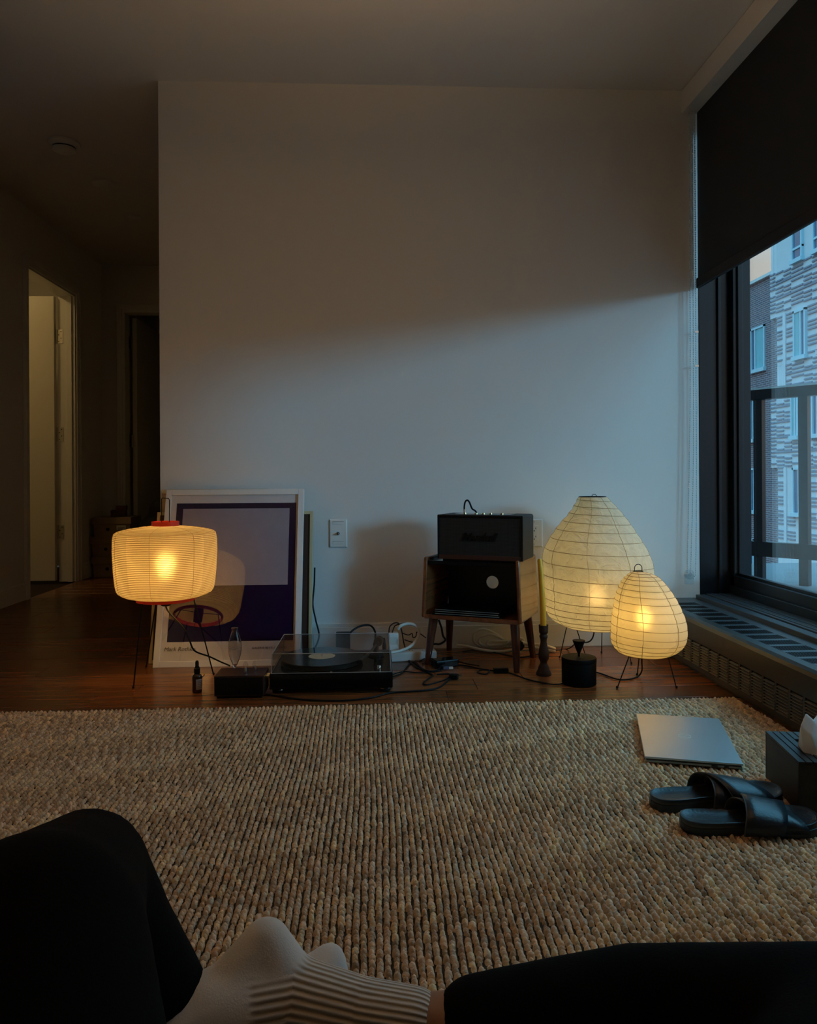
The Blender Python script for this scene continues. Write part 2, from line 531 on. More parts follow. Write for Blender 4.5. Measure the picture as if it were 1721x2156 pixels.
sub = MB().span((XLW - 0.15, YB - 0.1, -0.10), (1.75, YE + 0.1, -0.012)).span((-3.75, 4.2, -0.10), (XLW - 0.15, 6.75, -0.012)).span((-2.3, YE + 0.1, -0.10), (-0.6, 7.6, -0.012))
fl = struct(sub.build('floor', 'subfloor'), 'reddish brown plank floor with a soft sheen')
# planks run across the room; one row joint falls at y = 2.66
PW = 0.14
plank_meshes = {}
def plank(x0, x1, y0):
    key = round(x1 - x0, 3)
    if key not in plank_meshes:
        L, g = key, 0.0007
        b = 0.0012
        z1 = 0.0
        mb = MB()
        v = [(g, g, -0.012), (L - g, g, -0.012), (L - g, PW - g, -0.012), (g, PW - g, -0.012),
             (g, g, z1 - b), (L - g, g, z1 - b), (L - g, PW - g, z1 - b), (g, PW - g, z1 - b),
             (g + b, g + b, z1), (L - g - b, g + b, z1), (L - g - b, PW - g - b, z1), (g + b, PW - g - b, z1)]
        f = [(8, 9, 10, 11), (0, 1, 5, 4), (1, 2, 6, 5), (2, 3, 7, 6), (3, 0, 4, 7),
             (4, 5, 9, 8), (5, 6, 10, 9), (6, 7, 11, 10), (7, 4, 8, 11)]
        mb.add(v, f)
        me = mb.mesh('plank'); me.materials.append(M['floor'])
        plank_meshes[key] = me
    o = bpy.data.objects.new('plank', plank_meshes[key])
    C.objects.link(o); o.parent = fl
    o.location = (x0, y0, 0)
row = 0
y0 = 2.66 - 4 * PW
while y0 < YE:
    xr = 1.45 if y0 < D - 0.02 else XL + 0.02
    off = (0.31, 0.87, 0.55, 1.08, 0.12)[row % 5]
    if abs(y0 - (2.66 - PW)) < 0.01:
        off = (at_z(942, 1462).x - (XLW - 1.2)) % 1.2
    xs = [XLW]
    x = XLW - 1.2 + off
    while x < xr:
        if x > XLW + 0.05 and x < xr - 0.05:
            xs.append(x)
        x += 1.2
    xs.append(xr)
    for a, b in zip(xs[:-1], xs[1:]):
        plank(round(a, 3), round(b, 3), y0)
    y0 += PW
    row += 1
for o in list(fl.children):
    pass

ceil_ = struct(MB().span((-3.75, YB - 0.1, ZC), (1.75, 7.6, ZC + 0.1)).build('ceiling', 'ceil'), 'smooth dim off-white ceiling')
struct(MB().span((XL, D, 0), (XW + 0.01, D + 0.11, ZC)).span((XL, D + 0.11, 0), (XL + 0.11, YE, ZC)).build('wall_back', 'wall'), 'plain white wall half lit by daylight')
# hallway wall with a doorway (opening 4.875 .. 5.65)
DO0, DO1, DOZ = 4.87, 5.65, 2.085
struct(MB().span((XLW - 0.12, YB, 0), (XLW, DO0, ZC)).span((XLW - 0.12, DO1, 0), (XLW, YE + 0.05, ZC)).span((XLW - 0.12, DO0, DOZ), (XLW, DO1, ZC)).build('wall_left', 'wall'), 'dark hallway wall with the lit doorway')
# end wall with a dark doorway
EX0, EX1, EZ = -1.965, -1.15, 2.075
struct(MB().span((XLW - 0.12, YE, 0), (EX0, YE + 0.11, ZC)).span((EX1, YE, 0), (-0.58, YE + 0.11, ZC)).span((EX0, YE, EZ), (EX1, YE + 0.11, ZC)).build('wall_end', 'wall'), 'end wall of the dark hallway')
struct(MB().span((-2.3, 7.5, 0), (-0.6, 7.6, ZC)).span((-2.3, YE + 0.11, 0), (-2.2, 7.5, ZC)).span((-0.7, YE + 0.11, 0), (-0.6, 7.5, ZC)).build('wall_closet', 'wall'))
# bathroom behind the lit doorway
struct(MB().span((-3.75, 4.2, 0), (-3.65, 6.75, ZC)).span((-3.65, 4.2, 0), (XLW - 0.12, 4.3, ZC)).span((-3.65, 6.65, 0), (XLW - 0.12, 6.75, ZC)).build('wall_bathroom', 'wall'))
struct(MB().span((XLW - 0.12, YB - 0.1, 0), (1.75, YB, ZC)).build('wall_behind', 'wall'))
# unseen wall added on the left to keep fill light off the hallway
struct(MB().span((-1.66, YB, 0), (-1.54, 2.62, ZC)).build('wall_hall_shade', 'wall'))
WY0 = 1.30                         # the window runs from here to the back wall
struct(MB().span((XW, YB, 0), (1.75, WY0, ZC)).span((XW, WY0, 0), (1.75, D + 0.11, 0.20)).span((1.46, WY0, 2.38), (1.75, D + 0.11, ZC)).build('wall_right', 'wall'))

# baseboards
def baseboard(name, a, b, n):
    """board along a..b (xy), n = room-side normal"""
    a, b, n = Vector((*a, 0)), Vector((*b, 0)), Vector((*n, 0))
    mb = MB()
    for h0, h1, t in ((0.0, 0.098, 0.012), (0.098, 0.114, 0.007)):
        p = [a, b, b + n * t, a + n * t]
        if (b - a).cross(n).z < 0:
            p = [p[0], p[3], p[2], p[1]]
        mb.hexa([q + Vector((0, 0, h0)) for q in p] + [q + Vector((0, 0, h1)) for q in p])
    return struct(mb.build(name, 'trim', bevel=0.0015))
baseboard('baseboard_back', (XL, D), (1.215, D), (0, -1))
baseboard('baseboard_left', (XLW, YB), (XLW, 4.81), (1, 0))
baseboard('baseboard_left_far', (XLW, 5.71), (XLW, YE), (1, 0))
baseboard('baseboard_end', (XLW, YE), (-2.03, YE), (0, -1))

# door casings: stepped boards around the openings
def casing(name, pts, n, label):
    """pts: (u0,u1,zt) opening on a wall; n: axis normal function"""
    u0, u1, zt, put = pts
    mb = MB()
    for o0, o1, t in ((0.0, 0.022, 0.012), (0.022, 0.040, 0.018), (0.040, 0.060, 0.022)):
        mb.span(put(u0 - o1, 0, 0), put(u0 - o0, t, zt + o1))
        mb.span(put(u1 + o0, 0, 0), put(u1 + o1, t, zt + o1))
        mb.span(put(u0 - o0, 0, zt + o0), put(u1 + o0, t, zt + o1))
    return struct(mb.build(name, 'trim', bevel=0.0012), label)
casing('trim_1', (DO0, DO1, DOZ, lambda u, t, z: (XLW + t, u, z)), None, 'moulded door casing around the lit doorway')
casing('trim_2', (EX0, EX1, EZ, lambda u, t, z: (u, YE - t, z)), None, 'moulded casing of the dark end doorway')
# jambs with door stops
struct(MB().span((XLW - 0.12, DO0, 0), (XLW, DO0 + 0.012, DOZ)).span((XLW - 0.12, DO1 - 0.012, 0), (XLW, DO1, DOZ)).span((XLW - 0.12, DO0, DOZ - 0.012), (XLW, DO1, DOZ))
       .span((XLW - 0.055, DO1 - 0.026, 0), (XLW - 0.02, DO1 - 0.012, DOZ)).build('trim_3', 'trim', bevel=0.001), 'door jamb with stop')

# ---- bathroom door, swung open, hinged on the far jamb
dr = thing('door_1', None, None, (XLW - 0.125, DO1 - 0.012, 0)); struct(dr, 'pale door standing open in the lit doorway')
MB().span((-0.775, -0.040, 0.012), (-0.008, -0.002, DOZ - 0.02)).build('door_leaf', 'door', dr, bevel=0.002)
for hz in (1.78, 1.07, 0.36):
    h = MB().span((0.002, -0.0035, hz - 0.05), (0.040, 0.0, hz + 0.05)).cyl((-0.002, -0.004, hz - 0.05), (-0.002, -0.004, hz + 0.05), 0.006, seg=10).build('hinge', 'steel', dr)
    for k, dz in enumerate((-0.036, -0.012, 0.012, 0.036)):
        MB().cyl((0.012 + 0.016 * (k % 2), -0.0052, hz + dz), (0.012 + 0.016 * (k % 2), -0.0034, hz + dz), 0.0038, seg=8).build('screw', 'black_metal', h)
# ---- dark door at the end of the hallway, open into the unlit room
d2 = thing('door_2', None, None, (EX0 + 0.02, YE + 0.11, 0)); struct(d2, 'dark door standing open at the hallway end')
MB().span((0.0, 0.005, 0.012), (0.036, 0.78, EZ - 0.02)).build('door_leaf', 'door', d2, bevel=0.002)
for hz in (1.85, 1.05, 0.3):
    MB().cyl((0.0, 0.0, hz - 0.05), (0.0, 0.0, hz + 0.05), 0.007, seg=10).span((-0.018, -0.03, hz - 0.05), (-0.015, 0.0, hz + 0.05)).build('hinge', 'steel', d2)

# bathroom ceiling lamp (out of sight, it lights the open door)
bl = thing('bathroom_ceiling_lamp', 'warm ceiling lamp of the bathroom behind the open door', 'lamp', (-2.85, 4.85, ZC))
MB().lathe([(0.10, 0.0), (0.10, -0.02), (0.095, -0.03)], 24).build('base', 'white_plastic', bl)
MB().lathe([(0.09, -0.03), (0.085, -0.05), (0.05, -0.075), (0.001, -0.082)], 24, caps=(False, False)).build('lamp_shade', emission('bathroom_lamp_glow', (1.0, 0.66, 0.24), 30), bl, smooth=True)

# bowl pendant over the middle of the rug (above the view), added as warm fill light: it washes the ceiling
fl2 = thing('added_fill_pendant', 'black bowl pendant lamp added out of view above the rug as warm fill', 'lamp', (0.05, 1.45, 1.76))
MB().lathe([(0.001, 0.0), (0.05, 0.008), (0.11, 0.045), (0.16, 0.12), (0.157, 0.12), (0.107, 0.050), (0.05, 0.014), (0.001, 0.006)], 40, caps=(False, False)).build('lamp_shade', 'black_metal', fl2, smooth=True)
MB().lathe([(0.015, 0.010), (0.022, 0.025), (0.038, 0.050), (0.038, 0.068), (0.02, 0.088), (0.001, 0.092)], 20, caps=(True, False)).build('light_bulb', emission('fill_pendant_glow', (1.0, 0.61, 0.28), 440), fl2, smooth=True)
for a_ in (0.5, 2.6, 4.7):
    MB().cyl((0.155 * math.cos(a_), 0.155 * math.sin(a_), 0.118), (0, 0, 0.40), 0.0012, seg=6).build('suspension_wire', 'black_metal', fl2)
MB().cyl((0, 0, 0.40), (0, 0, ZC - 1.76 - 0.02), 0.003, seg=8).build('cord', 'black_metal', fl2)
MB().lathe([(0.001, ZC - 1.76 - 0.03), (0.045, ZC - 1.76 - 0.026), (0.05, ZC - 1.76)], 24, caps=(False, True)).build('ceiling_rose', 'black_metal', fl2, smooth=True)

# ---- fittings on the hallway ceiling
def ceiling_disc(name, label, cat, px, py, prof, m, parts=()):
    p = at_z(px, py, ZC)
    t = thing(name, label, cat, (p.x, p.y, ZC))
    MB().lathe(prof, 32).build('housing', m, t, smooth=True)
    for pn, pr, pm in parts:
        MB().lathe(pr, 32).build(pn, pm, t, smooth=True)
    return t
ceiling_disc('smoke_detector', 'round smoke detector with dark slots on the hallway ceiling', 'smoke detector', 135, 300,
             [(0.075, 0.0), (0.075, -0.008), (0.066, -0.014), (0.062, -0.026), (0.001, -0.027)], 'white_plastic',
             [('slot_ring', [(0.0, -0.027), (0.056, -0.027), (0.056, -0.033), (0.0, -0.033)], 'black_plastic'),
              ('cover', [(0.058, -0.033), (0.055, -0.042), (0.035, -0.048), (0.001, -0.049)], 'white_plastic')])
ceiling_disc('ceiling_cover_plate', 'flat round cover plate on the hallway ceiling', 'cover plate', 222, 388,
             [(0.072, 0.0), (0.072, -0.004), (0.066, -0.007), (0.001, -0.008)], 'white_plastic')
ceiling_disc('sprinkler_cap', 'small round cap on the ceiling deepest in the hallway', 'sprinkler', 285, 457,
             [(0.042, 0.0), (0.042, -0.003), (0.036, -0.010), (0.001, -0.011)], 'white_plastic',
             [('shadow_gap', [(0.036, -0.001), (0.036, -0.008), (0.034, -0.008)], 'black_plastic')])

# ================================================================== WINDOW WALL
GX = 1.625
wf = MB()
wf.span((1.455, D - 0.002, 0.20), (GX - 0.03, D + 0.02, 2.40))               # deep black jamb beside the wall
wf.span((GX - 0.03, D - 0.035, 0.20), (GX + 0.05, D + 0.02, 2.40))           # stile
wf.span((GX - 0.03, WY0, 0.20), (GX + 0.05, D, 0.305))                       # bottom rail
wf.span((GX - 0.045, WY0, 0.20), (GX - 0.03, D - 0.02, 0.262))               # inner bead
wf.span((GX - 0.03, WY0, 2.30), (GX + 0.05, D, 2.40))                        # head
wf.span((GX - 0.03, WY0, 0.20), (GX + 0.05, WY0 + 0.08, 2.40))               # other stile
w1 = struct(wf.build('window_1', 'frame_black', bevel=0.003), 'large black framed window behind the blind')
MB().span((1.538, D - 0.014, 0.20), (1.552, D - 0.002, 2.40)).build('jamb_trim', 'frame_black', w1, bevel=0.002)
MB().span((GX - 0.004, WY0 + 0.07, 0.30), (GX + 0.004, D - 0.03, 2.31)).build('pane', 'glass', w1)
MB().span((GX - 0.012, WY0 + 0.07, 0.300), (GX + 0.012, D - 0.03, 0.316)).span((GX - 0.012, D - 0.045, 0.30), (GX + 0.012, D - 0.030, 2.31)).build('glazing_bead', 'frame_black', w1, bevel=0.002)
# ribbed black sill between heater and window
sl = MB()
sl.span((1.428, WY0, 0.19), (1.47, D - 0.02, 0.222))
for k in range(6):
    sl.span((1.475 + k * 0.018, WY0, 0.19), (1.488 + k * 0.018, D - 0.02, 0.226 + 0.001 * (k % 2)))
sl.span((1.45, WY0, 0.185), (1.60, D - 0.02, 0.215))
struct(sl.build('trim_sill', 'heater_top', bevel=0.002), 'ribbed black window sill')

# valance at the ceiling
struct(MB().span((1.384, WY0 - 0.1, 2.353), (1.46, D - 0.001, ZC - 0.003)).build('trim_valance', 'ceil', bevel=0.001), 'boxed valance running along the ceiling above the blind')

# roller blind
rb = thing('roller_blind', 'black roller blind pulled half way down the window', 'blind', (1.45, 1.5, 1.575))
MB().span((-0.0008, WY0 + 0.05 - 1.5, 0.045), (0.0008, D - 0.012 - 1.5, 0.80)).build('blind_fabric', 'blind', rb)
MB().span((-0.010, WY0 + 0.05 - 1.5, 0.0), (0.006, D - 0.012 - 1.5, 0.045)).build('hem_bar', mat('blind_hem', (0.010, 0.010, 0.011), 0.6, bump=0.2, bscale=500), rb, bevel=0.004)
# bead chain loops and their clear tension device
ch = thing('blind_chain', 'white bead chain loop hanging at the edge of the blind', 'chain', (1.417, D - 0.03, 0.30))
def chain_strand(path, parent, r=0.0034, gap=0.0100):
    path = smooth_path(path, 10)
    mb = MB(); d = 0.0
    tmpl = MB().ball((0, 0, 0), r, seg=7, rings=4)
    for a, b in zip(path[:-1], path[1:]):
        L = (b - a).length
        while d < L:
            c = a + (b - a) * (d / L)
            mb.add([Vector(p) + c for p in tmpl.v], tmpl.f)
            d += gap
        d -= L
    mb.tube(path, 0.0008, 4)
    o = mb.build('bead_strand', 'chain', parent, smooth=True)
    return o
zt = 2.05
chain_strand([(-0.010, 0, zt), (-0.011, 0, 1.0), (-0.018, 0, 0.5), (-0.028, 0, 0.10), (-0.030, 0, 0.02)], ch)
chain_strand([(0.003, 0, zt), (0.003, 0, 1.0), (0.000, 0, 0.5), (-0.012, 0, 0.10), (-0.016, 0, 0.02)], ch)
chain_strand([(0.016, 0.006, zt), (0.017, 0.006, 1.0), (0.016, 0.006, 0.4), (0.010, 0.004, 0.05), (0.002, 0, 0.0), (-0.008, 0, -0.005)], ch)
cl = MB().cyl((-0.022, -0.008, 0.012), (-0.022, 0.012, 0.012), 0.021, seg=20).span((-0.040, -0.006, -0.03), (-0.004, 0.012, 0.012)).build('tension_device', 'clear_plastic', ch, bevel=0.002)
MB().cyl((-0.022, -0.010, 0.012), (-0.022, -0.008, 0.012), 0.009, seg=12).build('screw_boss', 'clear_plastic', cl)
for zz in (1.08, 0.93):
    MB().span((0.010, 0.0, zz - 0.004), (0.026, 0.014, zz + 0.004)).build('chain_clip', 'chrome', ch)

# ---- heater cover under the window
HX, HZ = 1.212, 0.209
ht = thing('heater_cover', 'dark metal convector heater cover with louvers under the window', 'heater', (HX, 1.5, 0))
hy0, hy1 = 0.9 - 1.5, D - 0.004 - 1.5
# carcass: top, front plate pieces, kick
prof = [(0.216, 0.205), (0.034, 0.209), (0.014, 0.207), (0.004, 0.200), (0.0, 0.188), (0.0, 0.126), (0.003, 0.126), (0.003, 0.186), (0.008, 0.197), (0.018, 0.203), (0.034, 0.2055), (0.216, 0.2015)]
# top plate with grille openings is built from strips: front strip, back strip and cross bars
def extr(mb, prof, y0, y1):
    n = len(prof)
    v = [(x, y0, z) for x, z in prof] + [(x, y1, z) for x, z in prof]
    f = [(i, (i + 1) % n, n + (i + 1) % n, n + i) for i in range(n)] + [tuple(range(n - 1, -1, -1)), tuple(range(n, 2 * n))]
    mb.add(v, f)
fpan = MB()
extr(fpan, [(0.050, 0.2055), (0.014, 0.207), (0.004, 0.200), (0.0, 0.188), (0.0, 0.124), (0.006, 0.124), (0.006, 0.186), (0.010, 0.195), (0.050, 0.2015)], hy0, hy1)
extr(fpan, [(0.0, 0.036), (0.0, 0.020), (0.006, 0.020), (0.006, 0.036)], hy0, hy1)
fpan.span((0.020, hy0, 0.0), (0.21, hy1, 0.022))
cols = []
yc = 2.905
yc += 0.0755 * 5
while yc > 1.2:
    if yc < D - 0.02:
        cols.append(yc)
    yc -= 0.0755
for yc in cols:
    fpan.span((0.0, yc - 1.5, 0.036), (0.006, yc + 0.0125 - 1.5, 0.124))
fpan.span((0.0, hy0, 0.036), (0.006, cols[-1] - 0.063 - 1.5, 0.124))
fpan.span((0.028, hy0, 0.03), (0.21, hy1, 0.05))
fpan.build('front_panel', 'bronze', ht, bevel=0.0008)
MB().span((0.040, hy0, 0.02), (0.044, hy1, 0.195)).build('inner_baffle', 'black_plastic', ht)
lou = MB().hexa([(-0.002, 0, 0), (0.006, 0, 0.0034), (0.006, 0.063, 0.0034), (-0.002, 0.063, 0), (-0.0022, 0, 0.0012), (0.0058, 0, 0.0046), (0.0058, 0.063, 0.0046), (-0.0022, 0.063, 0.0012)]).mesh('louver')
lou.materials.append(M['louver'])
nl = 9
cnt = 0
for yc in cols:
    for k in range(nl):
        if cnt >= 290: break
        o = bpy.data.objects.new('louver', lou); C.objects.link(o); o.parent = ht
        o.location = (0, yc - 0.063 - 1.5, 0.0385 + k * 0.0093)
        cnt += 1
tp = MB()
tp.span((0.165, hy0, 0.2015), (0.216, hy1, 0.2055))
gy = 2.345 + 0.083 * 11 + 0.03
groups = []
while gy > 1.15:
    if gy < D - 0.03: groups.append(gy)
    gy -= 0.083
for gy in groups:
    tp.span((0.050, gy - 0.083 + 0.060 - 1.5, 0.2015), (0.165, gy - 1.5, 0.2055))
tp.span((0.050, groups[0] - 1.5, 0.2015), (0.165, hy1, 0.2055)).span((0.050, hy0, 0.2015), (0.165, groups[-1] - 0.083 - 1.5, 0.2055))
tp.build('top_plate', 'heater_top', ht, bevel=0.0006)
gb = MB()
for k in range(13):
    gb.box((0.0555 + k * 0.0087, 0, 0), (0.0026, 0.062, 0.0035))
gme = gb.mesh('grille_insert'); gme.materials.append(M['black_metal'])
for gy in groups:
    o = bpy.data.objects.new('grille_insert', gme); C.objects.link(o); o.parent = ht
    o.location = (0, gy - 0.083 + 0.030 - 1.5, 0.2030)

# ================================================================== OUTSIDE
K = 16.0 / 12.0
BX = 16.0
def bp_(y, z):                      # facade coordinates measured at 12 m, set at 16 m
    return y * K, 0.75 + (z - 0.75) * K
brick_bld = thing('brick_building', 'dark brick building with pale framed windows across the street', 'building', (BX + 0.15, 30, -4))
def BL(o_y, o_z): return (o_y - 30, o_z + 4)
y0_, zr = bp_(21.9, 6.77)
MB().span((0, 28.2 - 30, 0), (4, 42 - 30, zr + 4)).build('wall', 'far_brick', brick_bld)
MB().span((-0.12, 28.9 - 30, zr + 4), (4.1, 42 - 30, zr + 4.12)).build('coping', 'coping', brick_bld)
def far_window(parent, ox, yl, yr, zb, zt_, oy, oz, bars=(), curtain=None, x=-0.06):
    """yl > yr (left edge is farther), local origin (oy, oz)"""
    yl, zt2 = bp_(yl, zt_); yr, zb2 = bp_(yr, zb)
    a, b, c, d = yr - oy, yl - oy, zb2 - oz, zt2 - oz
    w = 0.085
    f = MB().span((x, a, c), (x + 0.10, a + w, d)).span((x, b - w, c), (x + 0.10, b, d)).span((x, a, d - w), (x + 0.10, b, d)).span((x - 0.06, a - 0.04, c - 0.10), (x + 0.10, b + 0.04, c + 0.05))
    for kind, t in bars:
        if kind == 'v':
            m_ = a + (b - a) * t; f.span((x + 0.01, m_ - 0.04, c), (x + 0.09, m_ + 0.04, d))
        else:
            m_ = c + (d - c) * t; f.span((x + 0.01, a, m_ - 0.04), (x + 0.09, b, m_ + 0.04))
    fo = f.build('window', 'far_frame', parent)
    MB().span((x + 0.055, a + 0.02, c + 0.02), (x + 0.06, b - 0.02, d - 0.02)).build('pane', 'far_glass', fo)
    if curtain:
        t0, t1 = curtain
        MB().span((x + 0.035, a + (b - a) * t0, c + 0.06), (x + 0.05, a + (b - a) * t1, d - 0.06)).build('curtain', 'curtain', fo)
    return fo
far_window(brick_bld, 0, 23.63, 22.77, 4.02, 5.37, 30, -4, (('v', 0.68),), (0.1, 0.62))
far_window(brick_bld, 0, 24.02, 23.45, 1.84, 3.18, 30, -4, (('v', 0.4),), (0.5, 0.95))
far_window(brick_bld, 0, 23.74, 23.10, -0.42, 0.955, 30, -4, (('v', 0.60),))
far_window(brick_bld, 0, 24.0, 23.5, -2.6, -1.30, 30, -4, (('v', 0.5),))
pale = thing('pale_building', 'pale grey building patterned with raised grey bricks across the street', 'building', (BX, 30, -4))
def PB(y, z):
    a, b = bp_(y, z); return a - 30, b + 4
ya, zt_ = PB(22.21, 9.5)
yb, z1_ = PB(22.28, 5.40)
yc_, z2_ = PB(21.90, 5.40)
yn, _ = PB(17.5, 0)
pw = MB().span((0, yn, z1_), (5, yb, PB(0, 6.75)[1])).span((0, yn, PB(0, 6.75)[1]), (5, ya, zt_)).span((0, yn, PB(0, 3.12)[1]), (5, yc_, z1_)).span((0, yn, PB(0, 0.95)[1]), (5, yb, PB(0, 3.12)[1])).span((0, yn, 0), (5, yc_, PB(0, 0.95)[1]))
pw.build('wall', 'light_masonry', pale)
for (zb_, zt2) in ((3.30, 5.42), (-1.3, 0.95)):
    a, b = PB(21.40, zb_); c, d = PB(21.53, zt2)
    MB().span((-0.05, a, b), (0.02, c, d)).build('pilaster', 'light_masonry', pale)
win_list = [(20.94, 20.33, 4.02, 5.35), (21.01, 20.475, 6.76, 8.3), (19.98, 19.45, 6.75, 8.3), (19.75, 19.2, 4.02, 5.35),
            (21.09, 20.72, 1.80, 3.10), (20.07, 19.6, 1.80, 3.05), (21.03, 20.475, -0.37, 0.94), (19.75, 19.2, -0.37, 0.94)]
for i, (l_, r_, b_, t_) in enumerate(win_list):
    far_window(pale, 0, l_, r_, b_, t_, 30, -4, (('h', 0.22),) if t_ > 8 else (('v', 0.42),), (0.55, 0.92) if i in (0, 4) else None, x=-0.10)
# raised grey bricks: shared meshes, each bar its own part
bar_meshes = {}
def bar(y0b, y1b, z):
    """horizontal raised brick from y0b (left) to y1b (right) in 12 m units"""
    a, zz = PB(y1b, z); b, _ = PB(y0b, z)
    L = round(b - a, 2)
    if L < 0.1: return
    if L not in bar_meshes:
        me = MB().span((-0.04, 0, 0), (0.02, L, 0.058)).mesh('raised_brick'); me.materials.append(M['dark_brick_bar']); bar_meshes[L] = me
    o = bpy.data.objects.new('raised_brick', bar_meshes[L]); C.objects.link(o); o.parent = pale
    o.location = (0, a, zz)
def in_win(y0b, y1b, z):
    for l_, r_, b_, t_ in win_list:
        if y1b < l_ + 0.02 and y0b > r_ - 0.02 and b_ - 0.09 < z < t_ + 0.02: return True
    return False
cells = [(22.265, 21.955), (21.955, 21.52), (21.52, 21.12), (21.12, 20.50), (20.49, 20.09), (20.08, 19.65), (19.64, 19.2)]
nb = 0
def band(z_hi, z_lo, left):
    """checker of short bars with full-width lines between, like the pattern in the parapet bands"""
    global nb
    z, k = z_hi, 0
    while z > z_lo:
        m4 = k % 4
        for ci, (a, b) in enumerate(cells):
            if a > left + 0.01: continue
            sh = ((ci * 7) % 3) * 0.036
            if m4 == 3:
                rows_ = (z,)
            else:
                rows_ = (z - sh,) if (ci + k) % 3 != 2 or m4 != 1 else ()
            for zz in rows_:
                if not in_win(a, b, zz):
                    bar(a - (0.0 if m4 == 3 else 0.012), b + (0.0 if m4 == 3 else 0.012), zz); nb += 1
        z -= 0.112
        k += 1
band(6.68, 5.45, 22.27)
band(3.95, 3.2, 21.53)
band(1.72, 1.0, 22.27)
band(3.05, 1.75, 22.27)
pier = [(21.895, 21.55), (21.37, 20.97), (20.29, 19.80)]
for z0p, z1p in ((5.33, 4.0), (0.92, -0.45), (-0.5, -1.2)):
    k = 0
    z = z0p
    while z > z1p:
        if k % 4 != 3:
            for a, b in pier:
                if not in_win(a, b, z): bar(a, b, z); nb += 1
        z -= 0.105
        k += 1

# balcony rail outside the window, set at an angle to it
P0, P1 = Vector((1.78, 4.12, 0)), Vector((3.05, 2.47, 0))
rail_ang = math.atan2((P1 - P0).y, (P1 - P0).x)
RL = (P1 - P0).length
br = thing('balcony_railing', 'black metal balcony railing outside the window', 'railing', (P0.x, P0.y, 0.0), rail_ang)
MB().span((0, -0.03, 1.135), (RL, 0.03, 1.185)).build('top_rail', 'black_metal', br, bevel=0.002)
MB().span((0, -0.032, 1.185), (RL, 0.032, 1.194)).build('rail_cap', 'coping', br)
MB().span((0, -0.025, 0.33), (RL, 0.025, 0.405)).build('bottom_rail', 'black_metal', br, bevel=0.002)
s = 0.16
pp = MB().span((-0.022, -0.02, 0.2), (0.022, 0.02, 1.14)).mesh('post'); pp.materials.append(M['black_metal'])
for px_ in (1600, 1695):
    d_ = ray(px_, 1000)
    # meet the rail line
    n_ = Vector((-(P1 - P0).y, (P1 - P0).x)).normalized()
    t_ = P0.xy.dot(n_) / d_.xy.dot(n_)
    u_ = (d_.xy * t_ - P0.xy).length
    o = bpy.data.objects.new('post', pp); C.objects.link(o); o.parent = br; o.location = (u_, 0, 0)
    s = u_
while s + 0.34 < RL:
    s += 0.34
    o = bpy.data.objects.new('post', pp); C.objects.link(o); o.parent = br; o.location = (s, 0, 0)
struct(MB().span((1.70, 1.2, 0.05), (3.2, 4.6, 0.20)).build('floor_balcony', 'concrete'), 'pale concrete balcony deck')

# ================================================================== RUG
RZ = 0.012                          # top of the woven surface, roughly
rug = thing('jute_rug', 'chunky woven natural jute rug covering the floor', 'rug', (0, 1.2, 0))
rx0, rx1, ry0, ry1 = -1.75, 1.205, -0.9, 2.462
MB().span((rx0, ry0 - 1.2, 0.0006), (rx1, ry1 - 1.2 - 0.004, 0.0055)).build('backing', mat('jute_backing', (0.050, 0.032, 0.018), 0.95, bump=0.6, bscale=180), rug)  # backing coloured dark to put shade into the gaps between loops
def jute_mat():
    m = bpy.data.materials.new('jute_yarn')
    m.use_nodes = True
    n, l = m.node_tree.nodes, m.node_tree.links
    b = n['Principled BSDF']
    at = n.new('ShaderNodeAttribute'); at.attribute_name = 'tone'
    tc = n.new('ShaderNodeTexCoord')
    nz = n.new('ShaderNodeTexNoise'); nz.inputs['Scale'].default_value = 420; nz.inputs['Detail'].default_value = 3
    mp = n.new('ShaderNodeMapping'); mp.inputs['Scale'].default_value = (0.35, 1.2, 1.0)
    l.new(tc.outputs['Object'], mp.inputs[0]); l.new(mp.outputs[0], nz.inputs['Vector'])
    mx = n.new('ShaderNodeMix'); mx.data_type = 'RGBA'; mx.blend_type = 'MULTIPLY'
    mx.inputs['Factor'].default_value = 0.55
    l.new(at.outputs['Color'], mx.inputs['A']); l.new(nz.outputs['Color'], mx.inputs['B'])
    mr = n.new('ShaderNodeMapRange'); mr.inputs['To Min'].default_value = 0.25; mr.inputs['To Max'].default_value = 1.7
    l.new(nz.outputs[0], mr.inputs['Value'])
    cb = n.new('ShaderNodeCombineColor')
    for i in range(3): l.new(mr.outputs[0], cb.inputs[i])
    l.new(cb.outputs[0], mx.inputs['B'])
    l.new(mx.outputs['Result'], b.inputs['Base Color'])
    b.inputs['Roughness'].default_value = 0.5
    b.inputs['Sheen Weight'].default_value = 0.25
    b.inputs['Specular IOR Level'].default_value = 0.4
    bp = n.new('ShaderNodeBump'); bp.inputs['Strength'].default_value = 0.6; bp.inputs['Distance'].default_value = 0.002
    l.new(nz.outputs[0], bp.inputs['Height']); l.new(bp.outputs[0], b.inputs['Normal'])
    return m
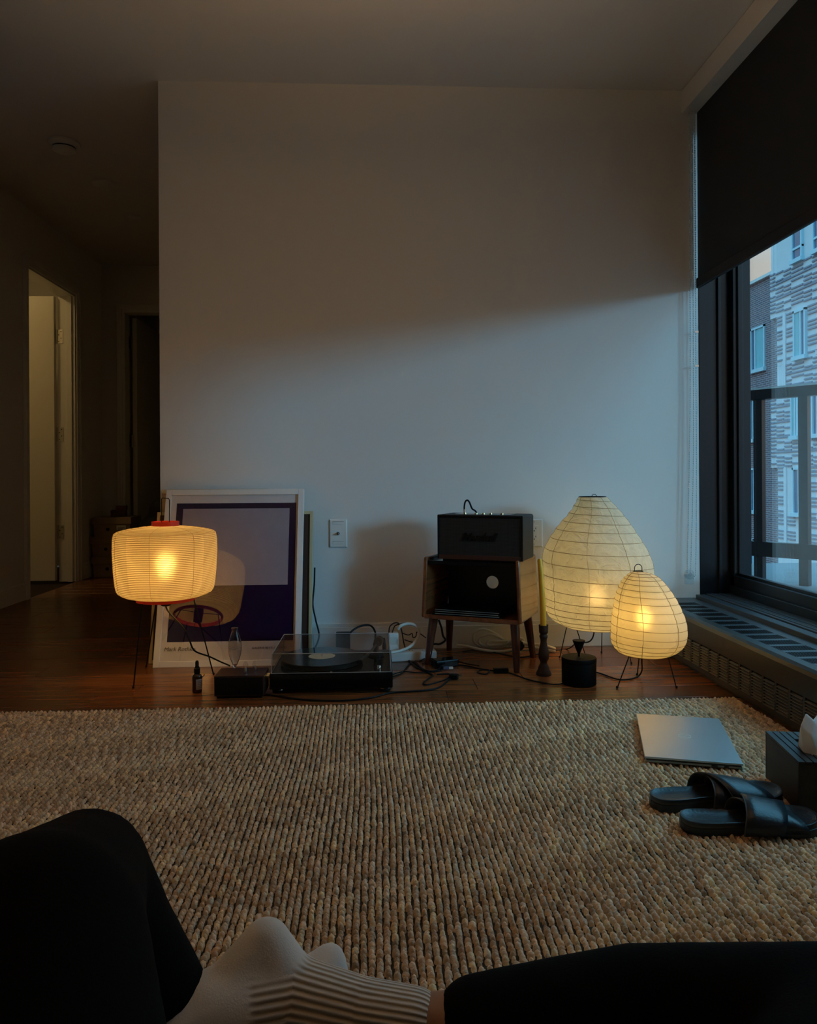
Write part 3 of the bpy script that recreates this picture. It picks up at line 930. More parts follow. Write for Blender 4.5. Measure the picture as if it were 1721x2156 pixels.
def build_loops():
    px, py = 0.0129, 0.0101
    xs = np.arange(-1.50, rx1 - 0.004, px)
    ys = np.arange(0.35, ry1, py)
    nx, ny = len(xs), len(ys)
    gx, gy = np.meshgrid(xs, ys, indexing='ij')
    # wander of the rows and unevenness of the beat
    def lf(a, b, s):
        return np.sin(a * 3.1 * s + 1.3) * np.cos(b * 2.3 * s + 0.4) + 0.6 * np.sin(a * 7.7 * s + b * 5.1 * s)
    gx = gx + 0.0035 * lf(gx, gy, 1.6) + rng.normal(0, 0.0007, gx.shape)
    row_ph = rng.uniform(0, 1, nx)[:, None]
    gy = gy + py * row_ph + rng.normal(0, 0.0009, gy.shape)
    gy = np.minimum(gy, ry1)
    # weft ribs: every so often a row of loops sits lower, leaving a dark line across
    dip = 0.0022 * (np.sin(ys * 78.0 + 0.8 * np.sin(ys * 13))[None, :] > 0.93) * (rng.uniform(0, 1, (nx, 1)) > 0.25)
    size = np.clip(rng.normal(1.0, 0.12, gx.shape), 0.72, 1.35)
    hgt = np.clip(rng.normal(1.0, 0.14, gx.shape), 0.6, 1.45)
    yaw = rng.normal(0.0, 0.16, gx.shape)
    n = nx * ny
    gx, gy, size, hgt, yaw = [a.ravel() for a in (gx, gy, size, hgt, yaw)]
    dip = np.broadcast_to(dip, (nx, ny)).ravel()
    nu, nv = 5, 6
    u = np.linspace(-1, 1, nu); v = np.linspace(-1, 1, nv)
    U, V = np.meshgrid(u, v, indexing='ij')
    # an arched strand: round across, leaning towards the far side and tucked under at the near side
    ca = np.cos(U * math.pi / 2 * 0.98)
    X = np.sin(U * math.pi / 2) * 0.0058 * (1 - 0.22 * V * V)
    Z = 0.0010 + 0.0118 * np.maximum(ca, 0.02) ** 0.75 * np.sqrt(np.maximum(0.02, 1 - (0.97 * V - 0.02) ** 2))
    Yv = V * 0.0064 + 0.0012 * Z / 0.0118 - 0.0030 * (U * U)
    X, Yv, Z = X.ravel(), Yv.ravel(), Z.ravel()
    k = nu * nv
    cs, sn = np.cos(yaw)[:, None], np.sin(yaw)[:, None]
    sx = size[:, None]
    lx = X[None, :] * sx; ly = Yv[None, :] * sx
    VX = gx[:, None] + lx * cs - ly * sn
    VY = gy[:, None] + lx * sn + ly * cs - 1.2
    VZ = 0.0008 + Z[None, :] * hgt[:, None] - dip[:, None]
    co = np.stack([VX, VY, VZ], -1).reshape(-1, 3).astype(np.float32)
    quad = []
    for i in range(nu - 1):
        for j in range(nv - 1):
            quad.append((i * nv + j, (i + 1) * nv + j, (i + 1) * nv + j + 1, i * nv + j + 1))
    quad = np.array(quad)
    faces = (quad[None] + (np.arange(n) * k)[:, None, None]).reshape(-1)
    nf = n * len(quad)
    me = bpy.data.meshes.new('woven_loops')
    me.vertices.add(n * k); me.vertices.foreach_set('co', co.ravel())
    me.loops.add(nf * 4); me.loops.foreach_set('vertex_index', faces.astype(np.int32))
    me.polygons.add(nf)
    me.polygons.foreach_set('loop_start', (np.arange(nf) * 4).astype(np.int32))
    me.polygons.foreach_set('use_smooth', np.ones(nf, bool))
    me.update(calc_edges=True)
    # yarn tones: straw, brown and greyish strands
    pal = np.array([[0.84, 0.57, 0.34], [0.74, 0.49, 0.28], [0.56, 0.35, 0.19], [0.80, 0.57, 0.37], [0.86, 0.58, 0.31], [0.62, 0.38, 0.20]])
    run = (np.floor(np.arange(n) / 5.0) * 7919 + (np.arange(n) // ny) * 104729).astype(np.int64)
    r1 = ((run * 1103515245 + 12345) % 2147483648) / 2147483648.0
    col = pal[(r1 * len(pal)).astype(int) % len(pal)] * np.clip(rng.normal(1.0, 0.14, (n, 1)), 0.55, 1.5)
    col = np.clip(col, 0, 1)
    att = me.attributes.new('tone', 'FLOAT_COLOR', 'POINT')
    c4 = np.concatenate([col, np.ones((n, 1))], 1)
    att.data.foreach_set('color', np.repeat(c4, k, 0).astype(np.float32).ravel())
    me.materials.append(jute_mat())
    o = place('woven_loops', me, None, rug)
    tag(o, 'knobbly rows of tan jute yarn', kind='stuff')
build_loops()

# ================================================================== PAPER LAMPS
def interp(tab, z):
    tab = sorted(tab)
    zs = [t[0] for t in tab]
    return [float(np.interp(z, zs, [t[i] for t in tab])) for i in range(1, len(tab[0]))]
def paper_shade(parent, tab, ribs, m_paper, m_rib, rib_r, bulge, strings, seg=72, sub=4, wob=0.0, string_r=0.0006):
    """tab: (z, r, cx) ; ribs: heights of successive turns of the spiral rib from the top down"""
    N = len(ribs) - 1
    def pos(s, th):
        s = min(max(s, 0.0), N)
        i = min(int(s), N - 1); t = s - i
        z = ribs[i] * (1 - t) + ribs[i + 1] * t
        r, cx = interp(tab, z)
        r += bulge * math.sin(math.pi * t) * min(1.0, (ribs[i] - ribs[i + 1]) / 0.02)
        if wob:
            r *= 1 + wob * math.sin(3 * th + 9 * z) * math.sin(5 * th - 23 * z)
        return Vector((cx + r * math.cos(th), r * math.sin(th), z))
    mb = MB(); rows = (N + 1) * sub + 1
    v = []
    for j in range(rows):
        for i in range(seg + 1):
            th = 2 * math.pi * i / seg
            v.append(pos(j / sub - 1 + i / seg, th))
    f = [(j * (seg + 1) + i, j * (seg + 1) + i + 1, (j + 1) * (seg + 1) + i + 1, (j + 1) * (seg + 1) + i) for j in range(rows - 1) for i in range(seg)]
    # drop collapsed faces at the two rims
    f = [q for q in f if (v[q[0]] - v[q[3]]).length > 1e-6 or (v[q[1]] - v[q[2]]).length > 1e-6]
    mb.add(v, f)
    sh = mb.build('lamp_shade', m_paper, parent)
    sh.data.polygons.foreach_set('use_smooth', [True] * len(sh.data.polygons))
    path = []
    steps = 40
    for k in range(N * steps + 1):
        s = k / steps
        p = pos(s, 2 * math.pi * s)
        c = interp(tab, p.z)[1]
        d = Vector((p.x - c, p.y, 0)).normalized()
        path.append(p + d * rib_r * 0.6)
    MB().tube(path, rib_r, 4).build('spiral_rib', m_rib, sh, smooth=True)
    for a in strings:
        pts = []
        for k in range(N * 3 + 1):
            s = k / 3
            p = pos(s, a)
            c = interp(tab, p.z)[1]
            d = Vector((p.x - c, p.y, 0)).normalized()
            pts.append(p + d * 0.0004)
        MB().tube(pts, string_r, 4).build('thread', m_rib, sh)
    return sh
def bulb(parent, c, r, col, strength, name):
    m = emission(name, col, strength)
    b = MB().lathe([(0.001, -r), (0.5 * r, -0.87 * r), (0.87 * r, -0.5 * r), (r, 0.0), (0.9 * r, 0.45 * r), (0.65 * r, 0.9 * r), (0.45 * r, 1.35 * r)], 16, c, caps=(False, True)) if False else \
        MB().lathe([(0.42 * r, -1.45 * r), (0.62 * r, -0.95 * r), (0.9 * r, -0.45 * r), (r, 0.0), (0.87 * r, 0.5 * r), (0.5 * r, 0.87 * r), (0.001, r)], 16, c, caps=(True, False))
    return b.build('light_bulb', m, parent, smooth=True)
def leg(parent, top, foot, r=0.0020, knob=0.0045):
    top, foot = Vector(top), Vector(foot)
    o = MB().cyl(top, foot, r, seg=8).build('leg', 'wire', parent, smooth=True)
    MB().ball(foot + Vector((0, 0, knob * 0.9)), knob, seg=10, rings=6).build('foot_ball', 'wire', o, smooth=True)
    return o

# --- drum lantern with red rings, far left
L1 = Vector((-0.765, 2.86, 0))
l1 = thing('drum_paper_lamp', 'drum-shaped paper lamp with red rings standing before the framed print', 'lamp', L1)
SC = 2.86 / 2.78
def zz1(py): return at_y(349, py, L1.y).z
drum_tab = []
for py, r in ((1107, 0.050), (1110, 0.098), (1114, 0.143), (1118, 0.171), (1122, 0.181), (1135, 0.1855), (1160, 0.186), (1200, 0.1825), (1230, 0.177), (1240, 0.173), (1246, 0.166), (1251, 0.150), (1255, 0.128), (1257, 0.106)):
    drum_tab.append((zz1(py), r, 0.0))
zs_top = [zz1(1107) - (zz1(1107) - zz1(1122)) * (i / 8) for i in range(8)]
nside = 37
zs_side = [zz1(1122) + (zz1(1257) - zz1(1122)) * (i / nside) for i in range(nside + 1)]
paper_shade(l1, drum_tab, zs_top + zs_side, 'paper_drum', mat('drum_rib', (0.50, 0.28, 0.09), 0.6, bump=0.05), 0.0009, 0.0010, [math.radians(a) for a in (-92, -143, -44, 20, 80, 140, 200)], seg=80, sub=3)
zr1 = zz1(1107)
MB().lathe([(0.0475, zr1 - 0.006), (0.0495, zr1 - 0.006), (0.0495, zr1 + 0.016), (0.0475, zr1 + 0.016), (0.0475, zr1 - 0.006)], 40, caps=(False, False)).build('top_ring', 'red_lacquer', l1, smooth=True)
zb1 = zz1(1259)
bo = MB().lathe([(0.100, zb1 - 0.008), (0.1055, zb1 - 0.008), (0.1055, zb1 + 0.008), (0.100, zb1 + 0.008), (0.100, zb1 - 0.008)], 48, caps=(False, False)).build('bottom_ring', 'red_lacquer', l1, smooth=True)
for a in (10, 130, 250):
    c_, s_ = math.cos(math.radians(a)), math.sin(math.radians(a))
    MB().cyl((0.102 * c_, 0.102 * s_, zb1 - 0.004), (0.016 * c_, 0.016 * s_, zb1 + 0.012), 0.0018, seg=6).build('spoke', 'wire', bo)
MB().lathe([(0.012, zb1 - 0.03), (0.019, zb1 - 0.026), (0.021, zb1 + 0.02), (0.016, zb1 + 0.055)], 20).build('socket', 'black_plastic', l1, smooth=True)
zbulb = zz1(1190)
bulb(l1, (0, 0, zbulb), 0.034, (1.0, 0.62, 0.19), 33, 'drum_bulb_glow')
# wire handle on top
hp = [(-0.013, 0, zr1 - 0.01), (-0.014, 0, zr1 + 0.10), (-0.010, 0, zr1 + 0.103), (0.011, 0.004, zr1 + 0.101), (0.014, 0.004, zr1 + 0.096), (0.013, 0.004, zr1 - 0.01)]
MB().tube(hp, 0.0016, 8).build('handle', 'wire', l1)
MB().cyl((-0.05, 0, zr1 - 0.004), (0.05, 0, zr1 - 0.004), 0.0014, seg=6).build('handle_bar', 'wire', l1)
for fx, fy, ta in ((281, 1449, None), (308, 1405, None), (450, 1421, None)):
    ft = at_z(fx, fy) - L1
    d = Vector((ft.x, ft.y, 0)).normalized()
    leg(l1, Vector((d.x * 0.098, d.y * 0.098, zb1)), ft, 0.0025)
cpx = [(348, 1250, 2.86), (349, 1266, 2.86), (353, 1285, 2.84), (385, 1320, 2.78), (398, 1345, 2.76), (410, 1370, 2.76), (440, 1382, 2.80), (466, 1394, 2.80), (485, 1402, 2.80)]
cp = [at_y(x, y, Y) - L1 for x, y, Y in cpx]
cp = [p if p.z > 0.004 else Vector((p.x, p.y, 0.004)) for p in cp]
MB().tube(smooth_path(cp), 0.0030, 8).build('power_cord', 'rubber', l1, smooth=True)

# --- large teardrop lamp
L2 = Vector((0.912, 3.055, 0))
l2 = thing('large_paper_lamp', 'large cream teardrop paper lamp in the corner by the wall', 'lamp', L2)
def zz2(py): return at_y(1252, py, L2.y).z
big_tab = [(zz2(y), r, c - 0.912) for y, r, c in ((1046, 0.054, 0.899), (1058, 0.070, 0.905), (1073, 0.092, 0.911), (1087, 0.112, 0.911), (1105, 0.140, 0.908), (1122, 0.162, 0.907), (1142, 0.188, 0.907), (1167, 0.210, 0.910), (1194, 0.2165, 0.918), (1223, 0.2150, 0.918), (1250, 0.212, 0.918), (1265, 0.210, 0.918), (1280, 0.206, 0.915), (1292, 0.196, 0.914), (1304, 0.176, 0.912), (1313, 0.148, 0.912), (1318, 0.125, 0.912), (1320, 0.108, 0.912))]
paper_shade(l2, big_tab, [zz2(y) for y in (1046, 1057, 1072, 1087, 1105, 1121.5, 1141.5, 1167, 1194, 1222.5, 1249.5, 1265.5, 1280.3, 1292, 1304, 1313, 1320)], 'paper_big', mat('big_lamp_rib', (0.46, 0.32, 0.15), 0.6, bump=0.1), 0.0012, 0.0035, [math.radians(a) for a in (-115, -72, -158, -20, 30, 75, 120, 165)], wob=0.012, string_r=0.0009)
zt2 = zz2(1046)
MB().tube([(0.054 * math.cos(a) - 0.013, 0.054 * math.sin(a), zt2) for a in np.linspace(0, 2 * math.pi, 40)[:-1]], 0.0016, 6, closed=True).build('top_ring', 'wire', l2, smooth=True)
MB().tube([(-0.006 + 0.010 * math.cos(a), 0, zt2 + 0.010 * math.sin(a)) for a in np.linspace(0.2, math.pi - 0.2, 12)], 0.0012, 6).build('hook', 'wire', l2)
zbb2 = zz2(1320)
MB().tube([(0.105 * math.cos(a), 0.105 * math.sin(a), zbb2) for a in np.linspace(0, 2 * math.pi, 48)[:-1]], 0.0018, 6, closed=True).build('bottom_ring', 'wire', l2, smooth=True)
MB().lathe([(0.012, zbb2 + 0.0), (0.020, zbb2 + 0.004), (0.021, zbb2 + 0.05), (0.016, zbb2 + 0.075)], 20).build('socket', 'black_plastic', l2, smooth=True)
MB().cyl((-0.105, 0, zbb2), (0.105, 0, zbb2), 0.0018, seg=6).cyl((0, -0.105, zbb2), (0, 0.105, zbb2), 0.0018, seg=6).build('cross_wire', 'wire', l2)
bulb(l2, (0.0, 0, zz2(1258)), 0.036, (1.0, 0.66, 0.26), 22, 'large_bulb_glow')
for fx, fy in ((1179, 1385), (1267, 1375), (1330, 1398), (1238, 1393)):
    ft = at_z(fx, fy) - L2
    d = Vector((ft.x, ft.y, 0)).normalized()
    leg(l2, Vector((d.x * 0.118, d.y * 0.10, zbb2 + 0.004)), ft, 0.0019, 0.0045)
cp = [at_y(1251, 1322, 3.0) - L2, at_y(1251, 1333, 2.99) - L2, at_y(1247, 1345, 2.98) - L2, at_y(1238, 1352, 2.98) - L2, at_y(1214, 1355, 2.98) - L2, at_z(1196, 1366, 0.004) - L2, at_z(1160, 1371, 0.004) - L2, at_z(1130, 1378, 0.004) - L2, at_z(1095, 1384, 0.004) - L2, at_z(1062, 1378, 0.004) - L2, at_z(1030, 1372, 0.004) - L2, at_z(1000, 1368, 0.004) - L2, at_z(975, 1372, 0.004) - L2]
MB().tube(smooth_path([Vector((p.x, p.y, max(p.z, 0.004))) for p in cp]), 0.0028, 8).build('power_cord', 'rubber', l2, smooth=True)

# --- small egg lamp
L3 = Vector((0.985, 2.69, 0))
l3 = thing('small_paper_lamp', 'small yellow egg-shaped paper lamp beside the heater', 'lamp', L3)
def zz3(py): return at_y(1362, py, L3.y).z
sm_tab = [(zz3(y), r, c - 0.985) for y, r, c in ((1203, 0.016, 0.957), (1207, 0.036, 0.963), (1213, 0.054, 0.969), (1220, 0.066, 0.971), (1231, 0.080, 0.973), (1242, 0.090, 0.977), (1256, 0.102, 0.981), (1271, 0.111, 0.986), (1287, 0.119, 0.990), (1305, 0.127, 0.993), (1322, 0.1305, 0.994), (1340, 0.1305, 0.993), (1352, 0.127, 0.990), (1362, 0.117, 0.988), (1370, 0.103, 0.984), (1375, 0.088, 0.982), (1377, 0.076, 0.980))]
paper_shade(l3, sm_tab, [zz3(y) for y in (1203, 1208, 1213.5, 1220.5, 1230.5, 1242, 1255, 1269, 1286, 1305, 1322, 1340, 1352, 1361.5, 1370, 1377)], 'paper_small', mat('small_lamp_rib', (0.46, 0.26, 0.08), 0.6, bump=0.1), 0.0010, 0.0022, [math.radians(a) for a in (-118, -62, -165, -15, 40, 90, 140)], string_r=0.0009)
zt3 = zz3(1203)
MB().tube([(0.017 * math.cos(a) - 0.028, 0.017 * math.sin(a), zt3 + 0.001) for a in np.linspace(0, 2 * math.pi, 24)[:-1]], 0.0014, 6, closed=True).build('top_ring', 'wire', l3)
MB().tube([(-0.028 + sx_ * 0.0135, 0, z) for sx_, z in ((-1, zt3), (-1, zt3 + 0.012))] + [(-0.028 - 0.0135 * math.cos(a), 0, zt3 + 0.012 + 0.014 * math.sin(a)) for a in np.linspace(0.1, math.pi - 0.1, 12)] + [(-0.028 + 0.0135, 0, zt3 + 0.012), (-0.028 + 0.0135, 0, zt3)], 0.0014, 8).build('hook', 'wire', l3, smooth=True)
zb3 = zz3(1377)
MB().tube([(0.074 * math.cos(a) - 0.005, 0.074 * math.sin(a), zb3) for a in np.linspace(0, 2 * math.pi, 40)[:-1]], 0.0016, 6, closed=True).build('bottom_ring', 'wire', l3)
MB().cyl((-0.079, 0, zb3), (0.069, 0, zb3), 0.0016, seg=6).cyl((-0.005, -0.074, zb3), (-0.005, 0.074, zb3), 0.0016, seg=6).build('cross_wire', 'wire', l3)
MB().lathe([(0.012, zb3 + 0.0), (0.018, zb3 + 0.004), (0.019, zb3 + 0.045), (0.015, zb3 + 0.06)], 20).build('socket', 'black_plastic', l3, smooth=True)
bulb(l3, (-0.012, 0, zz3(1297)), 0.030, (1.0, 0.62, 0.18), 15, 'small_bulb_glow')
for fx, fy in ((1300, 1449), (1425, 1449), (1342, 1422)):
    ft = at_z(fx, fy) - L3
    d = Vector((ft.x, ft.y, 0)).normalized()
    leg(l3, Vector((d.x * 0.078, d.y * 0.074, zb3 + 0.002)), ft, 0.0020, 0.0048)
cp = [at_y(1352, 1376, 2.70), at_y(1352, 1395, 2.70), at_z(1352, 1412, 0.03), at_z(1344, 1424, 0.004), at_z(1325, 1430, 0.004), at_z(1300, 1430, 0.004), at_z(1268, 1419, 0.004), at_z(1240, 1412, 0.004), at_z(1215, 1418, 0.004), at_z(1190, 1436, 0.004), at_z(1170, 1441, 0.004), at_z(1140, 1437, 0.004), at_z(1110, 1430, 0.004), at_z(1086, 1421, 0.004), at_z(1070, 1416, 0.004)]
co_ = MB().tube(smooth_path([p - L3 for p in cp]), 0.0028, 8).build('power_cord', 'rubber', l3, smooth=True)
sw = at_z(1055, 1417, 0.0) - L3
ssw = MB().box((sw.x, sw.y, 0.010), (0.058, 0.026, 0.020)).build('cord_switch', 'black_gloss', l3, bevel=0.004)
cp = [at_z(1040, 1412, 0.006), at_z(1015, 1410, 0.004), at_z(1006, 1416, 0.004), at_z(1024, 1419, 0.004), at_z(1030, 1411, 0.006), at_z(1010, 1408, 0.004), at_z(985, 1402, 0.004), at_z(960, 1399, 0.004)]
MB().tube(smooth_path([p - L3 for p in cp]), 0.0028, 8).build('power_cord', 'rubber', l3, smooth=True)

# ================================================================== FRAMED PRINTS
def leaning(name, label, cat, xl, w, yb, ztop, ytop, length=None):
    """root at the bottom-left front corner; local x = along, local z = up the picture, local y = towards the wall"""
    ang = math.atan2(ytop - yb, ztop)
    o = thing(name, label, cat, (xl, yb, 0.0))
    o.rotation_euler = (-ang, 0, 0)
    return o, math.hypot(ztop, ytop - yb)
ps, PH = leaning('framed_print', 'white framed art print leaning on the wall behind the drum lamp', 'framed print', -0.868, 0.57, 3.045, 0.700, 3.262)
PWd, FW, FT = 0.580, 0.024, 0.024
MB().span((0, 0, 0), (FW, FT, PH)).build('frame_bar', 'poster_frame', ps, bevel=0.0015)
MB().span((PWd - FW, 0, 0), (PWd, FT, PH)).build('frame_bar', 'poster_frame', ps, bevel=0.0015)
MB().span((FW, 0, 0), (PWd - FW, FT, FW)).build('frame_bar', 'poster_frame', ps, bevel=0.0015)
MB().span((FW, 0, PH - FW), (PWd - FW, FT, PH)).build('frame_bar', 'poster_frame', ps, bevel=0.0015)
pr = MB().span((FW, 0.012, FW), (PWd - FW, 0.016, PH - FW)).build('print_sheet', mat('print_sheet', (0.80, 0.76, 0.77), 0.7, spec=0.05, bump=0.0), ps)
MB().span((0.004, 0.016, 0.004), (PWd - 0.004, FT, PH - 0.004)).build('backing_board', 'board_wood', ps)
fieldm = mat('print_dark_violet', (0.020, 0.007, 0.048), 0.7, spec=0.05, vary=0.25, vscale=9, bump=0.0)
fz0, fz1 = 0.100, PH - FW - 0.034
MB().span((FW + 0.022, 0.0112, fz0), (PWd - FW - 0.008, 0.0122, fz1)).build('colour_field', fieldm, pr)
# a plain pale block in place of the picture
blockm = mat('print_pale_lilac', (0.42, 0.37, 0.43), 0.7, spec=0.05, vary=0.10, vscale=22, bump=0.0)
MB().span((FW + 0.050, 0.0104, fz1 - 0.350), (PWd - FW - 0.036, 0.0114, fz1 - 0.024)).build('pale_block', blockm, pr)
def txt_on(parent, x, z, y=0.0112):
    return Matrix.Translation((x, y, z)) @ Matrix.Rotation(math.pi / 2, 4, 'X')
text_mesh('lettering', 'Mark Rothko', 0.0232, 'ink_grey', pr, txt_on(pr, at_y(343, 1368, 3.065).x + 0.868, 0.064), shear=0.25)
text_mesh('lettering', 'GALERIE BEYELER/BASEL', 0.0108, 'ink', pr, txt_on(pr, at_y(530, 1366, 3.065).x + 0.868, 0.068), spacing=1.22)
MB().span((FW - 0.002, 0.0070, FW - 0.002), (PWd - FW + 0.002, 0.0090, PH - FW + 0.002)).build('glazing', pane_glass('print_glazing', (0.98, 0.98, 0.98), 1.5, 1.5), ps)

fb, FH = leaning('cream_framed_picture', 'square picture in cream frame, mostly hidden behind the white framed print', 'framed picture', -0.905, 0.655, 3.118, 0.605, 3.258)
w_ = 0.655
for a, b in (((0, 0, 0), (0.013, 0.022, FH)), ((w_ - 0.013, 0, 0), (w_, 0.022, FH)), ((0.013, 0, 0), (w_ - 0.013, 0.022, 0.013)), ((0.013, 0, FH - 0.013), (w_ - 0.013, 0.022, FH))):
    MB().span(a, b).build('frame_bar', 'cream_wood', fb, bevel=0.001)
MB().span((0.013, 0.007, 0.013), (w_ - 0.013, 0.016, FH - 0.013)).build('canvas', 'brown_back', fb)
bd, BH = leaning('wooden_panel', 'thin pale wooden panel showing at the left edge behind the framed print', 'panel', -0.895, 0.45, 3.190, 0.700, 3.299)
MB().span((0, 0, 0), (0.45, 0.006, BH)).build('panel_face', 'board_wood', bd, bevel=0.001)
MB().span((0.0, -0.002, BH - 0.02), (0.45, 0.008, BH)).build('edge_strip', 'cream_wood', bd, bevel=0.001)

# ================================================================== WALL PLATES
def wall_plate(name, label, cat, cx_, cz_, kind):
    t = thing(name, label, cat, (cx_, D, cz_))
    MB().hexa([(-0.039, 0, -0.062), (0.039, 0, -0.062), (0.039, 0, 0.062), (-0.039, 0, 0.062), (-0.034, -0.007, -0.057), (0.034, -0.007, -0.057), (0.034, -0.007, 0.057), (-0.034, -0.007, 0.057)]).build('plate', 'white_plastic', t)
    if kind == 'jack':
        for z in (-0.041, 0.045):
            MB().span((-0.023, -0.0085, z - 0.006), (0.023, -0.007, z + 0.006)).build('label_window', 'white_plastic', t, bevel=0.0008)
            MB().span((-0.024, -0.0076, z + 0.0058), (0.024, -0.0069, z + 0.0072)).build('label_slot', 'black_plastic', t)
        MB().cyl((0, -0.007, 0), (0, -0.011, 0), 0.007, seg=6).cyl((0, -0.011, 0), (-0.002, -0.022, -0.001), 0.0045, seg=12).build('coaxial_jack', 'chrome', t)
        MB().cyl((-0.002, -0.022, -0.001), (-0.0021, -0.0226, -0.001), 0.003, seg=10).build('jack_hole', 'black_plastic', t)
    else:
        MB().span((-0.017, -0.0092, -0.034), (0.017, -0.007, 0.034)).build('receptacle', 'white_plastic', t, bevel=0.001)
        for z in (-0.018, 0.018):
            for x, h in ((-0.0065, 0.0085), (0.0065, 0.007)):
                MB().span((x - 0.0012, -0.0096, z - h / 2 + 0.003), (x + 0.0012, -0.0091, z + h / 2 + 0.003)).build('slot', 'black_plastic', t)
            MB().cyl((0, -0.0096, z - 0.008), (0, -0.0091, z - 0.008), 0.0026, seg=10).build('ground_hole', 'black_plastic', t)
        for z in (-0.049, 0.049):
            MB().cyl((0, -0.0078, z), (0, -0.0068, z), 0.0028, seg=10).build('screw', 'steel', t)
    return t
pa, pb = at_y(694, 1094, D), at_y(731, 1152, D)
wall_plate('cable_jack_plate', 'white wall plate with a metal cable jack between print and nightstand', 'wall plate', (pa.x + pb.x) / 2, (pa.z + pb.z) / 2, 'jack')
pb = at_y(1142, 1122, D)
wall_plate('power_outlet', 'white double power outlet half hidden behind the speaker', 'power outlet', pb.x - 0.037, pb.z, 'outlet')

# ================================================================== NIGHTSTAND
NA = math.radians(-26)
ns = thing('nightstand', 'glossy reddish wood nightstand with open black compartment under the speaker', 'nightstand', (0.440, 3.068, 0), NA)
NW, ND, NB, NT = 0.412, 0.275, 0.182, 0.428
hw, hd = NW / 2, ND / 2
ft_ = 0.010                                    # sides lean in towards the top
def side(sx_):
    mb = MB()
    t = 0.016
    o0, o1 = hw, hw - ft_
    p = []
    pts = []
    for (yy, zz) in ((-hd, NB + 0.004), (hd, NB + 0.004), (hd - 0.004, NT), (-hd + 0.006, NT)):
        k = (zz - NB) / (NT - NB)
        pts.append((o0 * (1 - k) + o1 * k, yy, zz))
    out = [Vector((sx_ * a, b, c)) for a, b, c in pts]
    inn = [Vector((sx_ * (a - t), b, c)) for a, b, c in pts]
    v = (inn + out) if sx_ > 0 else (out + inn)
    f = [(0, 1, 2, 3), (7, 6, 5, 4), (4, 5, 1, 0), (5, 6, 2, 1), (6, 7, 3, 2), (7, 4, 0, 3)]
    f = [tuple(reversed(q)) for q in f] if sx_ > 0 else [tuple(reversed(q)) for q in f]
    mb.add(v, f)
    return mb
for sx_ in (-1, 1):
    o = side(sx_).build('side_panel', 'walnut', ns, bevel=0.007, bseg=4, smooth=True)
    bm = bmesh.new(); bm.from_mesh(o.data); bmesh.ops.recalc_face_normals(bm, faces=bm.faces); bm.to_mesh(o.data); bm.free()
MB().span((-hw + 0.012, -hd + 0.004, NB), (hw - 0.012, hd, NB + 0.018)).build('bottom_panel', 'walnut', ns, bevel=0.003)
MB().span((-hw + 0.022, -hd + 0.012, NT - 0.030), (hw - 0.022, hd - 0.004, NT - 0.014)).build('top_panel', 'black_gloss', ns, bevel=0.002)
# back panel with the round cable hole
bkh = MB()
hx_, hz_, hr_ = 0.0, 0.0, 0.027
hole_dir = ray(1037, 1226)
Rn = Matrix.Rotation(-NA, 3, 'Z')
o_l = Rn @ (Vector((0, 0, CAM_H)) - Vector((0.440, 3.068, 0)))
d_l = Rn @ hole_dir
t_ = (hd - 0.012 - o_l.y) / d_l.y
hit = o_l + d_l * t_
hx_, hz_ = hit.x, hit.z
bz0, bz1 = NB + 0.018, NT - 0.030
bx0, bx1 = -hw + 0.02, hw - 0.02
seg = 32
circ = [(hx_ + hr_ * math.cos(2 * math.pi * i / seg), hz_ + hr_ * math.sin(2 * math.pi * i / seg)) for i in range(seg)]
def to_rect(i):
    a = 2 * math.pi * i / seg
    dx, dz = math.cos(a), math.sin(a)
    ts = []
    if dx > 1e-9: ts.append((bx1 - hx_) / dx)
    if dx < -1e-9: ts.append((bx0 - hx_) / dx)
    if dz > 1e-9: ts.append((bz1 - hz_) / dz)
    if dz < -1e-9: ts.append((bz0 - hz_) / dz)
    t = min(ts)
    return hx_ + dx * t, hz_ + dz * t
rect = [to_rect(i) for i in range(seg)]
cors = [(bx1, bz1), (bx0, bz1), (bx0, bz0), (bx1, bz0)]
for c_ in cors:                                # snap the nearest ray to each corner
    k = min(range(seg), key=lambda i: (rect[i][0] - c_[0]) ** 2 + (rect[i][1] - c_[1]) ** 2)
    rect[k] = c_
yb_, yf_ = hd - 0.006, hd - 0.012
v = [(x, yf_, z) for x, z in circ] + [(x, yf_, z) for x, z in rect] + [(x, yb_, z) for x, z in circ] + [(x, yb_, z) for x, z in rect]
f = []
for i in range(seg):
    j = (i + 1) % seg
    f += [(i, seg + i, seg + j, j), (2 * seg + i, 2 * seg + j, 3 * seg + j, 3 * seg + i), (i, j, 2 * seg + j, 2 * seg + i)]
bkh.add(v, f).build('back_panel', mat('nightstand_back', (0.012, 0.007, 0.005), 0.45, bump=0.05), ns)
for sx_, sy_ in ((-1, -1), (1, -1), (1, 1), (-1, 1)):
    tx, ty = sx_ * (hw - 0.038), sy_ * (hd - 0.045)
    fx, fy = sx_ * (hw - 0.022), sy_ * (hd - 0.010)
    MB().cyl((tx, ty, NB + 0.002), (fx, fy, 0.0), 0.0195, 0.0115, seg=24).build('leg', 'walnut_v', ns, smooth=True, bevel=0.0015)
